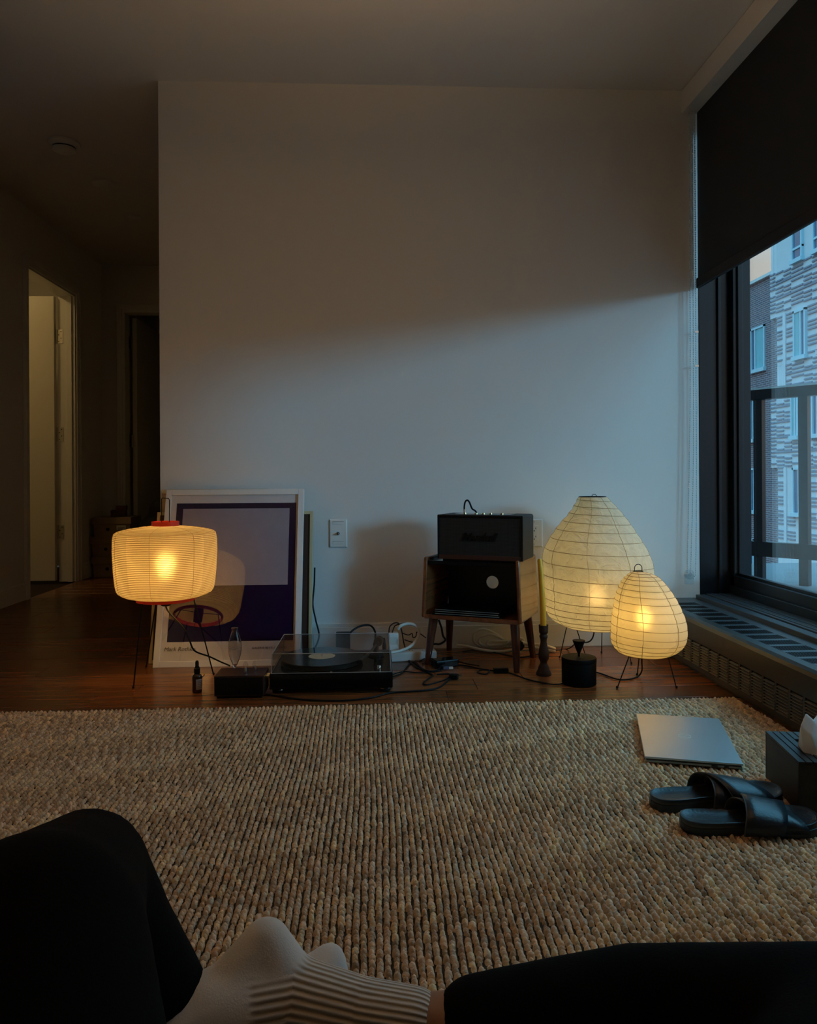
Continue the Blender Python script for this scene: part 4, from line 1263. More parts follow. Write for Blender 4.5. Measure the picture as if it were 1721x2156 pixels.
# black sleeves lying in the compartment, pale strips painting the daylight glint on their edges
zc_ = NB + 0.018
for k in range(3):
    t = thing('record_sleeve', ('thin glossy black record sleeve, lowest in the nightstand', 'thin glossy black record sleeve, middle one in the nightstand', 'thin glossy black record sleeve, topmost in the nightstand')[k], 'record sleeve', (0.440, 3.068, zc_), NA + math.radians((1.2, -0.6, 0.4)[k]), 'record sleeves in the nightstand')
    MB().span((-0.150 - 0.006 * (2 - k), -hd + 0.004 + 0.003 * k, 0.0005), (0.115 + 0.006 * (2 - k), 0.09, 0.0065)).build('cover', 'black_gloss', t, bevel=0.0012)
    MB().span((-0.149, -hd + 0.0035 + 0.003 * k, 0.0058), (0.114, -hd + 0.0045 + 0.003 * k, 0.0068)).build('edge', 'acrylic_edge_and_glint', t)
    zc_ += 0.0072

# ================================================================== SPEAKER
SPW, SPD, SPH = 0.350, 0.172, 0.176
rot_n = Matrix.Rotation(NA, 3, 'Z')
fl_ = at_y(915, 1168, 3.013)
front_mid = Vector((0.4175, 2.945, 0))
sp_c = front_mid + rot_n @ Vector((0, SPD / 2, 0))
zs_ = NT - 0.014
sp = thing('bluetooth_speaker', 'black boxy speaker with woven grille standing on the nightstand', 'speaker', (sp_c.x, sp_c.y, zs_), NA)
MB().span((-0.155, -0.075, 0.0), (0.155, 0.075, 0.010)).build('base_plinth', 'black_plastic', sp)
MB().span((-SPW / 2, -SPD / 2 + 0.006, 0.008), (SPW / 2, SPD / 2, 0.008 + SPH)).build('cabinet', mat('speaker_vinyl', (0.010, 0.011, 0.0125), 0.5, spec=0.3, bump=0.5, bscale=500), sp, bevel=0.009, bseg=4, smooth=True)
MB().span((-SPW / 2, -SPD / 2, 0.008), (-SPW / 2 + 0.010, -SPD / 2 + 0.016, 0.008 + SPH)).span((SPW / 2 - 0.010, -SPD / 2, 0.008), (SPW / 2, -SPD / 2 + 0.016, 0.008 + SPH)).span((-SPW / 2 + 0.010, -SPD / 2, 0.008 + SPH - 0.012), (SPW / 2 - 0.010, -SPD / 2 + 0.016, 0.008 + SPH)).build('front_rim', 'black_plastic', sp, bevel=0.004)
def grille_mat():
    m = bpy.data.materials.new('speaker_grille_cloth')
    m.use_nodes = True
    n, l = m.node_tree.nodes, m.node_tree.links
    b = n['Principled BSDF']; b.inputs['Roughness'].default_value = 0.8
    tc = n.new('ShaderNodeTexCoord')
    mp = n.new('ShaderNodeMapping'); mp.inputs['Rotation'].default_value = (0, math.radians(45), 0); mp.inputs['Scale'].default_value = (300, 300, 300)
    ck = n.new('ShaderNodeTexChecker'); ck.inputs['Scale'].default_value = 1.0
    ck.inputs['Color1'].default_value = (0.006, 0.006, 0.006, 1); ck.inputs['Color2'].default_value = (0.030, 0.032, 0.030, 1)
    l.new(tc.outputs['Object'], mp.inputs[0]); l.new(mp.outputs[0], ck.inputs['Vector']); l.new(ck.outputs[0], b.inputs['Base Color'])
    return m
MB().span((-SPW / 2 + 0.010, -SPD / 2 + 0.003, 0.026), (SPW / 2 - 0.010, -SPD / 2 + 0.010, 0.008 + SPH - 0.012)).build('grille', grille_mat(), sp)
MB().span((-SPW / 2 + 0.008, -SPD / 2 - 0.0005, 0.008), (SPW / 2 - 0.008, -SPD / 2 + 0.012, 0.026)).build('lower_strip', mat('speaker_strip', (0.060, 0.018, 0.012), 0.4, bump=0.02), sp, bevel=0.002)
text_mesh('logo_script', 'Marshall', 0.046, 'black_gloss', sp, Matrix.Translation((-0.005, -SPD / 2 + 0.002, 0.082)) @ Matrix.Rotation(math.pi / 2, 4, 'X'), shear=0.45, extrude=0.0015, align='CENTER', offset=0.0006, spacing=0.9)
ctrl = MB().span((-0.115, -0.055, 0.008 + SPH - 0.001), (0.115, 0.055, 0.008 + SPH + 0.001)).build('control_panel', 'gold', sp)
ctrl.data.materials.clear(); ctrl.data.materials.append(M['black_gloss'])
for kx in (-0.075, -0.028, 0.002, 0.032, 0.078):
    MB().cyl((kx, -0.035, 0.008 + SPH), (kx, -0.035, 0.008 + SPH + 0.006), 0.0075, 0.0070, seg=16).build('knob', 'gold', sp, smooth=True)
zt_s = 0.008 + SPH
loop = [(-0.085, -0.010, zt_s), (-0.086, -0.010, zt_s + 0.028), (-0.082, -0.010, zt_s + 0.048), (-0.074, -0.008, zt_s + 0.055), (-0.066, -0.004, zt_s + 0.046), (-0.063, 0.02, zt_s + 0.02), (-0.062, 0.06, zt_s + 0.008), (-0.062, 0.100, zt_s - 0.02), (-0.060, 0.106, zt_s - 0.10), (-0.060, 0.108, 0.02)]
MB().tube(smooth_path(loop), 0.0035, 8).build('audio_cable', 'rubber', sp, smooth=True)
MB().cyl((-0.085, -0.010, zt_s), (-0.086, -0.010, zt_s + 0.018), 0.0050, seg=12).build('audio_plug', 'chrome', sp, smooth=True)

# ================================================================== CANDLE
cb_ = at_z(1149, 1425)
cs_ = thing('candlestick', 'turned dark wooden candlestick on the floor beside the nightstand', 'candlestick', (cb_.x, cb_.y + 0.028, 0))
MB().lathe([(0.001, 0.0), (0.0285, 0.0), (0.029, 0.006), (0.027, 0.012), (0.0225, 0.020), (0.0195, 0.030), (0.0185, 0.034), (0.015, 0.040), (0.0125, 0.046), (0.0145, 0.054), (0.0195, 0.064), (0.0205, 0.076), (0.0185, 0.092), (0.0145, 0.108), (0.0118, 0.124), (0.0125, 0.136), (0.0152, 0.142), (0.0155, 0.148), (0.0125, 0.152), (0.0118, 0.155)], 32).build('shaft', 'dark_wood', cs_, smooth=True)
MB().lathe([(0.0118, 0.154), (0.0160, 0.158), (0.0172, 0.166), (0.0178, 0.188), (0.0165, 0.188), (0.012, 0.184), (0.001, 0.182)], 32).build('cup', 'dark_wood', cs_, smooth=True)
cd = thing('taper_candle', 'tall yellow taper candle leaning a little in its candlestick', 'candle', (cb_.x, cb_.y + 0.028, 0.183))
MB().tube([(0, 0, 0), (-0.003, 0.0, 0.10), (-0.008, 0.002, 0.20), (-0.012, 0.004, 0.248), (-0.0122, 0.004, 0.254)], [0.0115, 0.0112, 0.0100, 0.0088, 0.004], 20).build('wax_body', 'wax', cd, smooth=True)
MB().cyl((-0.0122, 0.004, 0.253), (-0.0130, 0.004, 0.262), 0.0009, seg=6).build('wick', 'white_rubber', cd)

# ================================================================== BLACK VESSEL WITH CONE LID
vb = at_z(1227, 1446)
vs_ = thing('black_vessel', 'round black lidded vessel with inverted cone handle before the paper lamps', 'vessel', (vb.x, vb.y + 0.045, 0))
MB().lathe([(0.001, 0.0), (0.058, 0.0), (0.0612, 0.003), (0.0615, 0.078), (0.0600, 0.080)], 48).build('body', 'iron', vs_, smooth=True)
MB().lathe([(0.0600, 0.0795), (0.0622, 0.081), (0.0622, 0.093), (0.0605, 0.096), (0.020, 0.0975), (0.001, 0.0975)], 48, caps=(False, False)).build('lid', 'iron', vs_, smooth=True)
MB().lathe([(0.0045, 0.096), (0.0040, 0.106), (0.0225, 0.154), (0.0218, 0.1555), (0.001, 0.1555)], 32).build('cone_handle', 'iron', vs_, smooth=True)

# ================================================================== TURNTABLE
TX0, TX1, TY0, TY1 = -0.355, 0.072, 2.640, 2.985
tcx, tcy = (TX0 + TX1) / 2, (TY0 + TY1) / 2
tt = thing('turntable', 'black record player under a clear dust cover on the floor', 'turntable', (tcx, tcy, 0), math.radians(-0.6))
tw, td = (TX1 - TX0) / 2, (TY1 - TY0) / 2
MB().span((-tw, -td, 0.016), (tw, td, 0.070)).build('plinth', 'black_gloss', tt, bevel=0.004)
for sx_, sy_ in ((-1, -1), (1, -1), (1, 1), (-1, 1)):
    fo = MB().lathe([(0.018, 0.0), (0.021, 0.003), (0.021, 0.017)], 24, (sx_ * (tw - 0.028), sy_ * (td - 0.030), 0)).build('foot', 'black_plastic', tt, smooth=True)
    MB().lathe([(0.0212, 0.010), (0.0222, 0.011), (0.0222, 0.0135), (0.0212, 0.0145)], 24, (sx_ * (tw - 0.028), sy_ * (td - 0.030), 0), caps=(False, False)).build('foot_ring', 'chrome', fo, smooth=True)
pcx, pcy = -0.045, 0.004
MB().lathe([(0.146, 0.070), (0.150, 0.072), (0.150, 0.084), (0.147, 0.087), (0.001, 0.087)], 64, (pcx, pcy, 0)).build('platter', 'black_plastic', tt, smooth=True)
MB().lathe([(0.003, 0.087), (0.003, 0.100), (0.001, 0.101)], 12, (pcx, pcy, 0)).build('spindle', 'chrome', tt, smooth=True)
rec = thing('vinyl_record', 'black vinyl record with cream label lying on the turntable platter', 'record', (tcx + pcx, tcy + pcy, 0.0872))
rp_ = [(0.0035, 0.0)]
rp_ = [(0.1505, 0.0003), (0.1512, 0.0011), (0.1505, 0.0019), (0.146, 0.0021)]
for k in range(14):
    r = 0.144 - k * 0.0062
    rp_ += [(r, 0.0019), (r - 0.003, 0.00165), (r - 0.006, 0.0019)]
rp_ += [(0.053, 0.0020), (0.0035, 0.0020)]
MB().lathe(rp_, 96, caps=(True, False)).build('disc', 'record', rec, smooth=True)
MB().lathe([(0.050, 0.0020), (0.050, 0.0023), (0.0035, 0.0023)], 48, caps=(False, False)).build('centre_label', 'record_label', rec)
MB().lathe([(0.0502, 0.0020), (0.0502, 0.00232), (0.0485, 0.00232)], 48, caps=(False, False)).build('label_rim', 'ink', rec)
# tonearm
ax, ay = 0.155, 0.085
MB().lathe([(0.030, 0.070), (0.030, 0.078), (0.024, 0.081), (0.010, 0.083), (0.010, 0.104), (0.012, 0.106), (0.012, 0.116), (0.001, 0.117)], 28, (ax, ay, 0)).build('tonearm_base', 'black_plastic', tt, smooth=True)
arm = [(ax + 0.010, ay + 0.045, 0.113), (ax, ay, 0.112), (ax - 0.012, ay - 0.06, 0.109), (ax - 0.030, ay - 0.13, 0.104), (ax - 0.055, ay - 0.19, 0.098)]
ao = MB().tube(smooth_path(arm), 0.0042, 10).build('tonearm', mat('tonearm_grey', (0.06, 0.06, 0.062), 0.3, metal=0.6, bump=0.02), tt, smooth=True)
MB().cyl((ax + 0.006, ay + 0.030, 0.1135), (ax + 0.013, ay + 0.068, 0.1135), 0.017, seg=24).build('counterweight', 'black_plastic', ao, bevel=0.002)
MB().span((ax - 0.066, ay - 0.210, 0.090), (ax - 0.050, ay - 0.180, 0.102)).build('headshell', 'black_gloss', ao, bevel=0.002)
MB().span((ax - 0.064, ay - 0.206, 0.0895), (ax - 0.052, ay - 0.190, 0.093)).build('cartridge', 'chrome', ao)
MB().lathe([(0.008, 0.070), (0.008, 0.082), (0.0065, 0.084), (0.001, 0.084)], 20, (ax + 0.010, -td + 0.045, 0)).build('speed_knob', 'chrome', tt, smooth=True)
MB().lathe([(0.006, 0.070), (0.006, 0.092), (0.004, 0.094), (0.001, 0.094)], 16, (ax - 0.002, -td + 0.115, 0)).build('arm_rest', 'black_gloss', tt, smooth=True)
MB().span((0.06, -td + 0.16, 0.074), (0.075, -td + 0.20, 0.078)).build('strobe_badge', 'chrome', tt)
# dust cover: acrylic walls with thin pale rods along the edges
cz0, cz1 = 0.0712, 0.138
cw, cdp = tw - 0.006, td - 0.006
cv = MB()
def sheet(p):
    cv.add(p, [(0, 1, 2, 3)])
tapr = 0.004
A = [(-cw, -cdp), (cw, -cdp), (cw, cdp), (-cw, cdp)]
B = [(-cw + tapr, -cdp + tapr), (cw - tapr, -cdp + tapr), (cw - tapr, cdp - tapr), (-cw + tapr, cdp - tapr)]
for i in range(4):
    j = (i + 1) % 4
    sheet([(*A[i], cz0), (*A[j], cz0), (*B[j], cz1), (*B[i], cz1)])
sheet([(*B[0], cz1), (*B[1], cz1), (*B[2], cz1), (*B[3], cz1)])
dc = cv.build('dust_cover', 'dust_cover', tt)
sol = dc.modifiers.new('thick', 'SOLIDIFY'); sol.thickness = 0.003
for i in range(4):
    j = (i + 1) % 4
    MB().cyl((*B[i], cz1), (*B[j], cz1), 0.0012, seg=6).build('cover_edge', 'acrylic_edge_and_glint', dc)
    MB().cyl((*A[i], cz0), (*B[i], cz1), 0.0012, seg=6).build('cover_edge', 'acrylic_edge_and_glint', dc)
    MB().cyl((*A[i], cz0), (*A[j], cz0), 0.0010, seg=6).build('cover_edge', 'acrylic_edge_and_glint', dc)
MB().span((-0.004, -cdp - 0.002, cz0), (0.004, -cdp + 0.002, cz0 + 0.004)).build('cover_bumper', 'chrome', dc)

# ================================================================== PHONO PREAMP WITH TUBES
pm = thing('tube_preamp', 'small dark wooden tube preamp box left of the turntable', 'preamp', (-0.448, 2.655, 0), math.radians(-1.0))
MB().span((-0.088, -0.055, 0.008), (0.080, 0.058, 0.078)).build('case', 'amp_wood', pm, bevel=0.003)
MB().span((-0.080, -0.046, 0.0), (0.072, 0.050, 0.009)).build('base', 'black_plastic', pm)
MB().span((-0.084, -0.0562, 0.014), (0.076, -0.0548, 0.072)).build('front_plate', 'black_plastic', pm)
for (tx_, ty_, r, h) in ((0.012, -0.018, 0.0085, 0.040), (0.040, 0.005, 0.0085, 0.036)):
    tb = MB().lathe([(r * 0.95, 0.078), (r * 1.15, 0.080), (r, 0.088), (r, 0.078 + h * 0.75), (r * 0.6, 0.078 + h * 0.93), (0.0012, 0.078 + h)], 20, (tx_, ty_, 0), caps=(False, False)).build('vacuum_tube', 'bottle_glass', pm, smooth=True)
    MB().lathe([(r * 0.62, 0.080), (r * 0.62, 0.078 + h * 0.5), (r * 0.3, 0.078 + h * 0.55)], 12, (tx_, ty_, 0)).build('tube_core', 'chrome', tb, smooth=True)
MB().cyl((0.079, 0.0, 0.060), (0.092, 0.0, 0.060), 0.007, seg=14).cyl((0.079, 0.022, 0.060), (0.092, 0.022, 0.060), 0.007, seg=14).build('phono_jack', 'gold', pm)

# clear pointed bottle standing on the preamp, leaning against the print's cable
bt_p = at_z(495, 1407, 0.0785)
gb_ = thing('glass_bottle', 'clear slender pointed glass bottle with faint print on the preamp', 'bottle', (bt_p.x, bt_p.y, 0.0785))
gp = [(0.0010, 0.0), (0.0035, 0.002), (0.0085, 0.013), (0.0145, 0.028), (0.0205, 0.046), (0.0238, 0.064), (0.0240, 0.078), (0.0222, 0.094), (0.0180, 0.110), (0.0135, 0.122), (0.0108, 0.130), (0.0102, 0.136), (0.0122, 0.139), (0.0125, 0.1425), (0.0105, 0.144)]
gin = [(r - 0.0014 if r > 0.004 else r * 0.5, z + 0.0005) for r, z in gp[::-1] if z > 0.012] + [(0.0004, 0.012)]
MB().lathe(gp + gin, 40, caps=(True, True)).build('glass_body', 'solid_glass', gb_, smooth=True)
for zz_, half, th_ in ((0.082, 0.85, 0.0005), (0.0785, 0.30, 0.0008), (0.0725, 0.72, 0.0016), (0.0675, 0.48, 0.0008), (0.0625, 0.62, 0.0007)):
    pts_ = [(0.0243 * math.sin(a) , -0.0243 * math.cos(a), zz_) for a in np.linspace(-half, half, 16)]
    MB().tube(pts_, th_ * 0.6, 5).build('printed_line', 'ink_grey', gb_)
# dropper bottle
dp = at_z(413, 1460)
db = thing('dropper_bottle', 'small dark dropper bottle with pale label on the wood floor', 'bottle', (dp.x, dp.y + 0.017, 0))
MB().lathe([(0.001, 0.0), (0.0155, 0.0), (0.0168, 0.002), (0.0168, 0.054), (0.0150, 0.060), (0.0095, 0.064), (0.0090, 0.067)], 32).build('glass_body', 'amber', db, smooth=True)
MB().lathe([(0.0105, 0.066), (0.0108, 0.067), (0.0108, 0.083), (0.0085, 0.085)], 24).build('collar', 'black_plastic', db, smooth=True)
MB().lathe([(0.0078, 0.084), (0.0078, 0.088), (0.0060, 0.091), (0.0062, 0.103), (0.0050, 0.109), (0.0010, 0.111)], 20).build('rubber_bulb', 'rubber', db, smooth=True)
lab = MB(); va = []
angs = np.linspace(math.radians(-55), math.radians(100), 18)
for z in (0.012, 0.048):
    for a in angs: va.append((0.0171 * math.cos(a - 0.6), 0.0171 * math.sin(a - 0.6) * 1.0, z))
na = len(angs)
lab.add(va, [(i, i + 1, na + i + 1, na + i) for i in range(na - 1)]).build('paper_label', 'label_white', db, smooth=True)
for k in range(5):
    MB().tube([(0.0173 * math.cos(a - 0.6), 0.0173 * math.sin(a - 0.6), 0.018 + k * 0.006) for a in angs[2:-3 - (k % 2) * 3]], 0.0006, 4).build('label_text_line', 'ink', db)

# ================================================================== CABLES ON THE FLOOR
def cable(name, label, pts, r=0.0028, m='rubber', ends=None, group='loose black cables around the turntable', cat='cable'):
    pts = [Vector(p) for p in pts]
    base = Vector((pts[0].x, pts[0].y, 0))
    t = thing(name, label, cat, base, 0, group)
    MB().tube(smooth_path([p - base for p in pts]), r, 8).build('cord', m, t, smooth=True)
    return t, base
Z1 = 0.0035
def pz(lst, z=Z1): return [at_z(x, y, z) for x, y in lst]
t, b0 = cable('power_cable', 'long black power cable running in front of the turntable', pz([(560, 1462), (590, 1466), (640, 1473), (720, 1475), (780, 1469), (820, 1459), (860, 1456), (900, 1453), (925, 1447), (940, 1436), (950, 1428)]), 0.0034)
pl = at_z(956, 1430, 0) - b0
MB().box((pl.x, pl.y, 0.010), (0.034, 0.024, 0.018), Matrix.Rotation(-0.35, 3, 'Z')).build('plug', 'black_plastic', t, bevel=0.004)
MB().cyl((pl.x + 0.016, pl.y - 0.008, 0.012), (pl.x + 0.030, pl.y - 0.013, 0.012), 0.0016, seg=8).cyl((pl.x + 0.016, pl.y + 0.004, 0.012), (pl.x + 0.030, pl.y - 0.001, 0.012), 0.0016, seg=8).build('prong', 'chrome', t)
t, b0 = cable('usb_cable', 'thin black cable ending in a white plug near the nightstand leg', pz([(826, 1420), (850, 1414), (880, 1416), (915, 1413), (936, 1407), (942, 1402)]), 0.0022)
pl = at_z(945, 1411, 0.0) - b0
MB().box((pl.x - 0.010, pl.y, 0.009), (0.022, 0.014, 0.009), Matrix.Rotation(0.1, 3, 'Z')).build('plug_housing', mat('plug_blue_grey', (0.10, 0.13, 0.22), 0.4, bump=0.02), t, bevel=0.001)
MB().box((pl.x + 0.009, pl.y, 0.009), (0.016, 0.012, 0.007), Matrix.Rotation(0.1, 3, 'Z')).build('plug_tip', 'white_plastic', t, bevel=0.0006)
cable('black_cable', 'black cable curled into a flat loop beside the turntable', pz([(828, 1425), (845, 1418), (862, 1399), (872, 1395)]) + pz([(905, 1418), (912, 1422), (898, 1432), (892, 1440), (905, 1441), (935, 1432), (948, 1424), (945, 1419), (920, 1420)]), 0.0026)
cable('black_cable', 'black cable hanging from wall down behind the cream framed picture', [at_y(663, 1195, 3.295), at_y(662, 1230, 3.29), at_y(659, 1272, 3.285), at_y(665, 1305, 3.27), at_y(672, 1340, 3.25), at_z(660, 1372, 0.01), at_z(656, 1385, 0.004)], 0.0035)
cable('black_cable', 'black cable arching up behind the dust cover to the adapter', [at_y(725, 1352, 3.13), at_y(740, 1330, 3.14), at_y(760, 1318, 3.16), at_y(780, 1317, 3.17), at_y(790, 1330, 3.16), at_y(791, 1350, 3.15), at_z(795, 1372, 0.004)], 0.0040)
cable('black_cable', 'thin black cable looping over the white power strip', [at_y(819, 1336, 3.10), at_y(821, 1320, 3.10), at_y(830, 1312, 3.11), at_y(840, 1313, 3.12), at_y(846, 1328, 3.10), at_y(851, 1355, 3.06), at_z(858, 1376, 0.02), at_z(868, 1388, 0.004)], 0.0026)
cable('black_cable', 'thin black cable looping along the white cord ring', [at_y(826, 1332, 3.09), at_y(832, 1318, 3.10), at_y(843, 1314, 3.10), at_y(860, 1311, 3.12), at_y(876, 1318, 3.12), at_y(881, 1332, 3.12), at_y(877, 1344, 3.11), at_y(870, 1352, 3.10), at_y(852, 1347, 3.09)], 0.0022)
cable('black_cable', 'crinkled thin black cable inside the white cord ring', [at_y(847, 1333, 3.11), at_y(860, 1337, 3.11), at_y(868, 1334, 3.11), at_y(870, 1342, 3.11), at_y(876, 1340, 3.11), at_y(878, 1331, 3.11), at_y(886, 1335, 3.12), at_y(897, 1343, 3.14)], 0.0019)
cable('black_cable', 'thick black cable dropping behind the nightstand legs', [at_y(924, 1305, 3.20), at_y(930, 1322, 3.20), at_y(933, 1338, 3.19), at_y(938, 1348, 3.17), at_y(926, 1356, 3.15), at_y(912, 1357, 3.13), at_z(898, 1372, 0.01), at_z(880, 1382, 0.004)], 0.0042)
tang = [[(866, 1385), (880, 1380), (900, 1392), (912, 1402), (930, 1405), (940, 1400), (930, 1392), (905, 1390), (890, 1398)],
        [(875, 1392), (890, 1408), (908, 1413), (925, 1408), (928, 1396), (915, 1388), (898, 1386), (884, 1392)],
        [(858, 1388), (872, 1400), (888, 1410), (905, 1414), (930, 1412)],
        [(880, 1378), (905, 1382), (935, 1388), (960, 1392), (985, 1398), (1010, 1402)]]
for k, tp_ in enumerate(tang):
    cable('black_cable', ('tangled black cable under the nightstand, upper loop of the heap', 'tangled black cable under the nightstand, lower loop of the heap', 'black cable at the front of the heap by the turntable', 'black cable leading right from the heap under the nightstand')[k], pz(tp_, 0.004 + 0.005 * (k % 2)), 0.0027)
# charger brick and adapter
ab = at_y(722, 1346, 3.10)
ad = thing('power_adapter', 'dark power adapter block standing behind the dust cover', 'adapter', (ab.x, 3.13, 0))
MB().span((-0.029, -0.02, 0.0), (0.029, 0.02, 0.112)).build('body', 'black_plastic', ad, bevel=0.004)
MB().span((-0.012, -0.0208, 0.02), (0.012, -0.0198, 0.05)).build('rating_label', 'ink_grey', ad)
ck = at_z(905, 1400, 0)
cbk = thing('charger_brick', 'black charger brick in the cable heap under the nightstand', 'charger', (0.285, 2.99, 0), 0.35)
MB().span((-0.05, -0.026, 0.0), (0.05, 0.026, 0.030)).build('body', 'black_gloss', cbk, bevel=0.005)
MB().cyl((0.05, 0, 0.015), (0.062, 0, 0.014), 0.005, 0.0035, seg=12).build('strain_relief', 'rubber', cbk)
# white power strip with a standing adapter
pp_ = at_z(850, 1376, 0.0)
ps2 = thing('power_strip', 'white power strip lying behind the turntable corner', 'power strip', (0.13, 3.10, 0), math.radians(6))
MB().span((-0.13, -0.028, 0.0), (0.13, 0.028, 0.038)).build('body', 'white_plastic', ps2, bevel=0.006)
for k in range(4):
    q = MB().span((-0.10 + k * 0.055, -0.017, 0.0375), (-0.066 + k * 0.055, 0.017, 0.0388)).build('socket', 'white_plastic', ps2, bevel=0.0008)
    MB().span((-0.091 + k * 0.055, -0.008, 0.0387), (-0.088 + k * 0.055, 0.002, 0.0391)).span((-0.078 + k * 0.055, -0.008, 0.0387), (-0.075 + k * 0.055, 0.002, 0.0391)).build('slot', 'black_plastic', q)
wa = thing('white_adapter', 'white plug adapter standing upright on the power strip', 'adapter', (0.085, 3.098, 0.0392), math.radians(6))
MB().span((-0.020, -0.018, 0.0), (0.020, 0.018, 0.075)).build('body', 'white_plastic', wa, bevel=0.004)
MB().span((-0.014, -0.0186, 0.03), (0.014, -0.0178, 0.06)).build('face_plate', 'white_rubber', wa, bevel=0.0003)
# black plugs standing in the strip
bp2 = thing('black_plug', 'slim black plug standing in the power strip by the dust cover', 'plug', (0.048, 3.085, 0.0392))
MB().lathe([(0.007, 0.0), (0.009, 0.004), (0.0085, 0.028), (0.0055, 0.036), (0.0035, 0.056)], 16).build('body', 'black_plastic', bp2, smooth=True)
MB().lathe([(0.0092, 0.001), (0.0094, 0.004)], 16, caps=(False, False)).build('collar', 'chrome', bp2, smooth=True)
# white cord ring and white coil
rc = at_y(852, 1343, 3.08)
ring = thing('white_cord_loop', 'thick white cord bent into an upright ring beside the turntable', 'cord', (rc.x, 3.08, 0))
cpz = rc.z
rr_ = [at_y(x, y, Y) - Vector((rc.x, 3.08, 0)) for x, y, Y in ((800, 1373, 3.02), (825, 1374, 3.03), (850, 1368, 3.06), (868, 1358, 3.08), (880, 1342, 3.09), (882, 1328, 3.09), (874, 1317, 3.09), (860, 1313, 3.09), (845, 1317, 3.08), (838, 1325, 3.08))]
MB().tube(smooth_path([Vector((p.x, p.y, max(p.z, 0.006))) for p in rr_]), 0.0062, 10).build('cord', 'white_rubber', ring, smooth=True)
coil = thing('white_cord_coil', 'coiled white extension cord on the floor under the nightstand', 'cord', (at_z(1045, 1366).x, 3.20, 0))
ob = Vector((at_z(1045, 1366).x, 3.20, 0))
turns = [((1075, 1360), (1050, 1338), (1020, 1325), (1000, 1332), (998, 1350), (1015, 1362), (1050, 1363), (1078, 1356)),
         ((1078, 1356), (1060, 1346), (1035, 1336), (1012, 1342), (1010, 1354), (1025, 1361), (1055, 1358), (1075, 1350)),
         ((1075, 1350), (1050, 1350), (1030, 1350), (1027, 1357), (1045, 1358), (1070, 1354)),
         ((1070, 1354), (1085, 1345), (1100, 1345), (1103, 1355), (1090, 1366), (1060, 1371), (1030, 1370), (1005, 1366), (985, 1361), (962, 1358)),
         ((1098, 1350), (1112, 1358), (1130, 1364), (1150, 1368), (1170, 1372)),
         ((1102, 1354), (1118, 1356), (1135, 1357), (1152, 1360), (1170, 1366))]
for k, tr_ in enumerate(turns):
    pts_ = []
    for x, y in tr_:
        p = at_y(x, y, 3.23 - 0.012 * k)
        if p.z < 0.007: p = at_z(x, y, 0.0065)
        pts_.append(p - ob)
    MB().tube(smooth_path(pts_), 0.0055, 10).build('cord', 'white_rubber', coil, smooth=True)
bpl = at_y(1092, 1350, 3.20) - ob
MB().lathe([(0.020, 0.0), (0.022, 0.004), (0.022, 0.022), (0.016, 0.030)], 20).xf(Matrix.Translation((bpl.x, bpl.y, 0.028)) @ Matrix.Rotation(1.2, 4, 'X')).build('plug', 'black_plastic', coil, smooth=True)

# ================================================================== LAPTOP
lp = [at_z(x, y, RZ + 0.018) for x, y in ((1343, 1502), (1520, 1513), (1560, 1608), (1354, 1592))]
lc = sum(lp, Vector()) / 4
sv = (lp[1] - lp[0] + lp[2] - lp[3]) / 2
la = math.atan2(sv.y, sv.x)
LW = sv.length / 2
LLn = ((lp[0] - lp[3] + lp[1] - lp[2]) / 2).length / 2
lt = thing('laptop', 'closed silver laptop lying on the rug near the heater', 'laptop', (lc.x, lc.y, RZ + 0.001), la)
MB().span((-LW + 0.002, -LLn + 0.002, 0.0015), (LW - 0.002, LLn - 0.002, 0.0095)).build('base', mat('laptop_base', (0.30, 0.30, 0.30), 0.4, metal=0.8, bump=0.02), lt, bevel=0.0025)
MB().span((-LW + 0.004, -LLn + 0.004, 0.0095), (LW - 0.004, LLn - 0.004, 0.0115)).build('seam', 'black_plastic', lt)
lid = MB().span((-LW, -LLn, 0.0115), (LW, LLn, 0.0170)).build('lid', 'alu', lt, bevel=0.0018)
arcs = MB()
def arc(mb, r, a0, a1, w, z0, z1, n=18, cx_=0, cy_=0):
    v = []
    for i in range(n + 1):
        a = math.radians(a0 + (a1 - a0) * i / n)
        for rr2 in (r - w / 2, r + w / 2):
            for z in (z0, z1):
                v.append((cx_ + rr2 * math.cos(a), cy_ + rr2 * math.sin(a), z))
    f = []
    for i in range(n):
        o = i * 4
        f += [(o + 1, o + 3, o + 7, o + 5), (o + 3, o + 2, o + 6, o + 7), (o, o + 1, o + 5, o + 4)]
    f += [(0, 2, 3, 1), (4 * n, 4 * n + 1, 4 * n + 3, 4 * n + 2)]
    mb.add(v, f)
arc(arcs, 0.0165, 100, 262, 0.0022, 0.0169, 0.0173)
arc(arcs, 0.0165, -82, 80, 0.0022, 0.0169, 0.0173)
arcs.hexa([(-0.0075, -0.010, 0.0169), (-0.0055, -0.010, 0.0169), (0.0002, 0.0165, 0.0169), (-0.0018, 0.0165, 0.0169), (-0.0075, -0.010, 0.0173), (-0.0055, -0.010, 0.0173), (0.0002, 0.0165, 0.0173), (-0.0018, 0.0165, 0.0173)])
arcs.hexa([(0.0005, -0.0175, 0.0169), (0.0025, -0.0175, 0.0169), (0.0082, 0.009, 0.0169), (0.0062, 0.009, 0.0169), (0.0005, -0.0175, 0.0173), (0.0025, -0.0175, 0.0173), (0.0082, 0.009, 0.0173), (0.0062, 0.009, 0.0173)])
arcs.xf(Matrix.Rotation(math.radians(90), 4, 'Z'))
arcs.build('logo', 'logo_pale_shine', lid)
MB().span((LW - 0.075, -LLn + 0.0012, 0.004), (LW - 0.060, -LLn + 0.0022, 0.0075)).span((LW - 0.045, -LLn + 0.0012, 0.004), (LW - 0.034, -LLn + 0.0022, 0.0075)).build('port', 'black_plastic', lt)
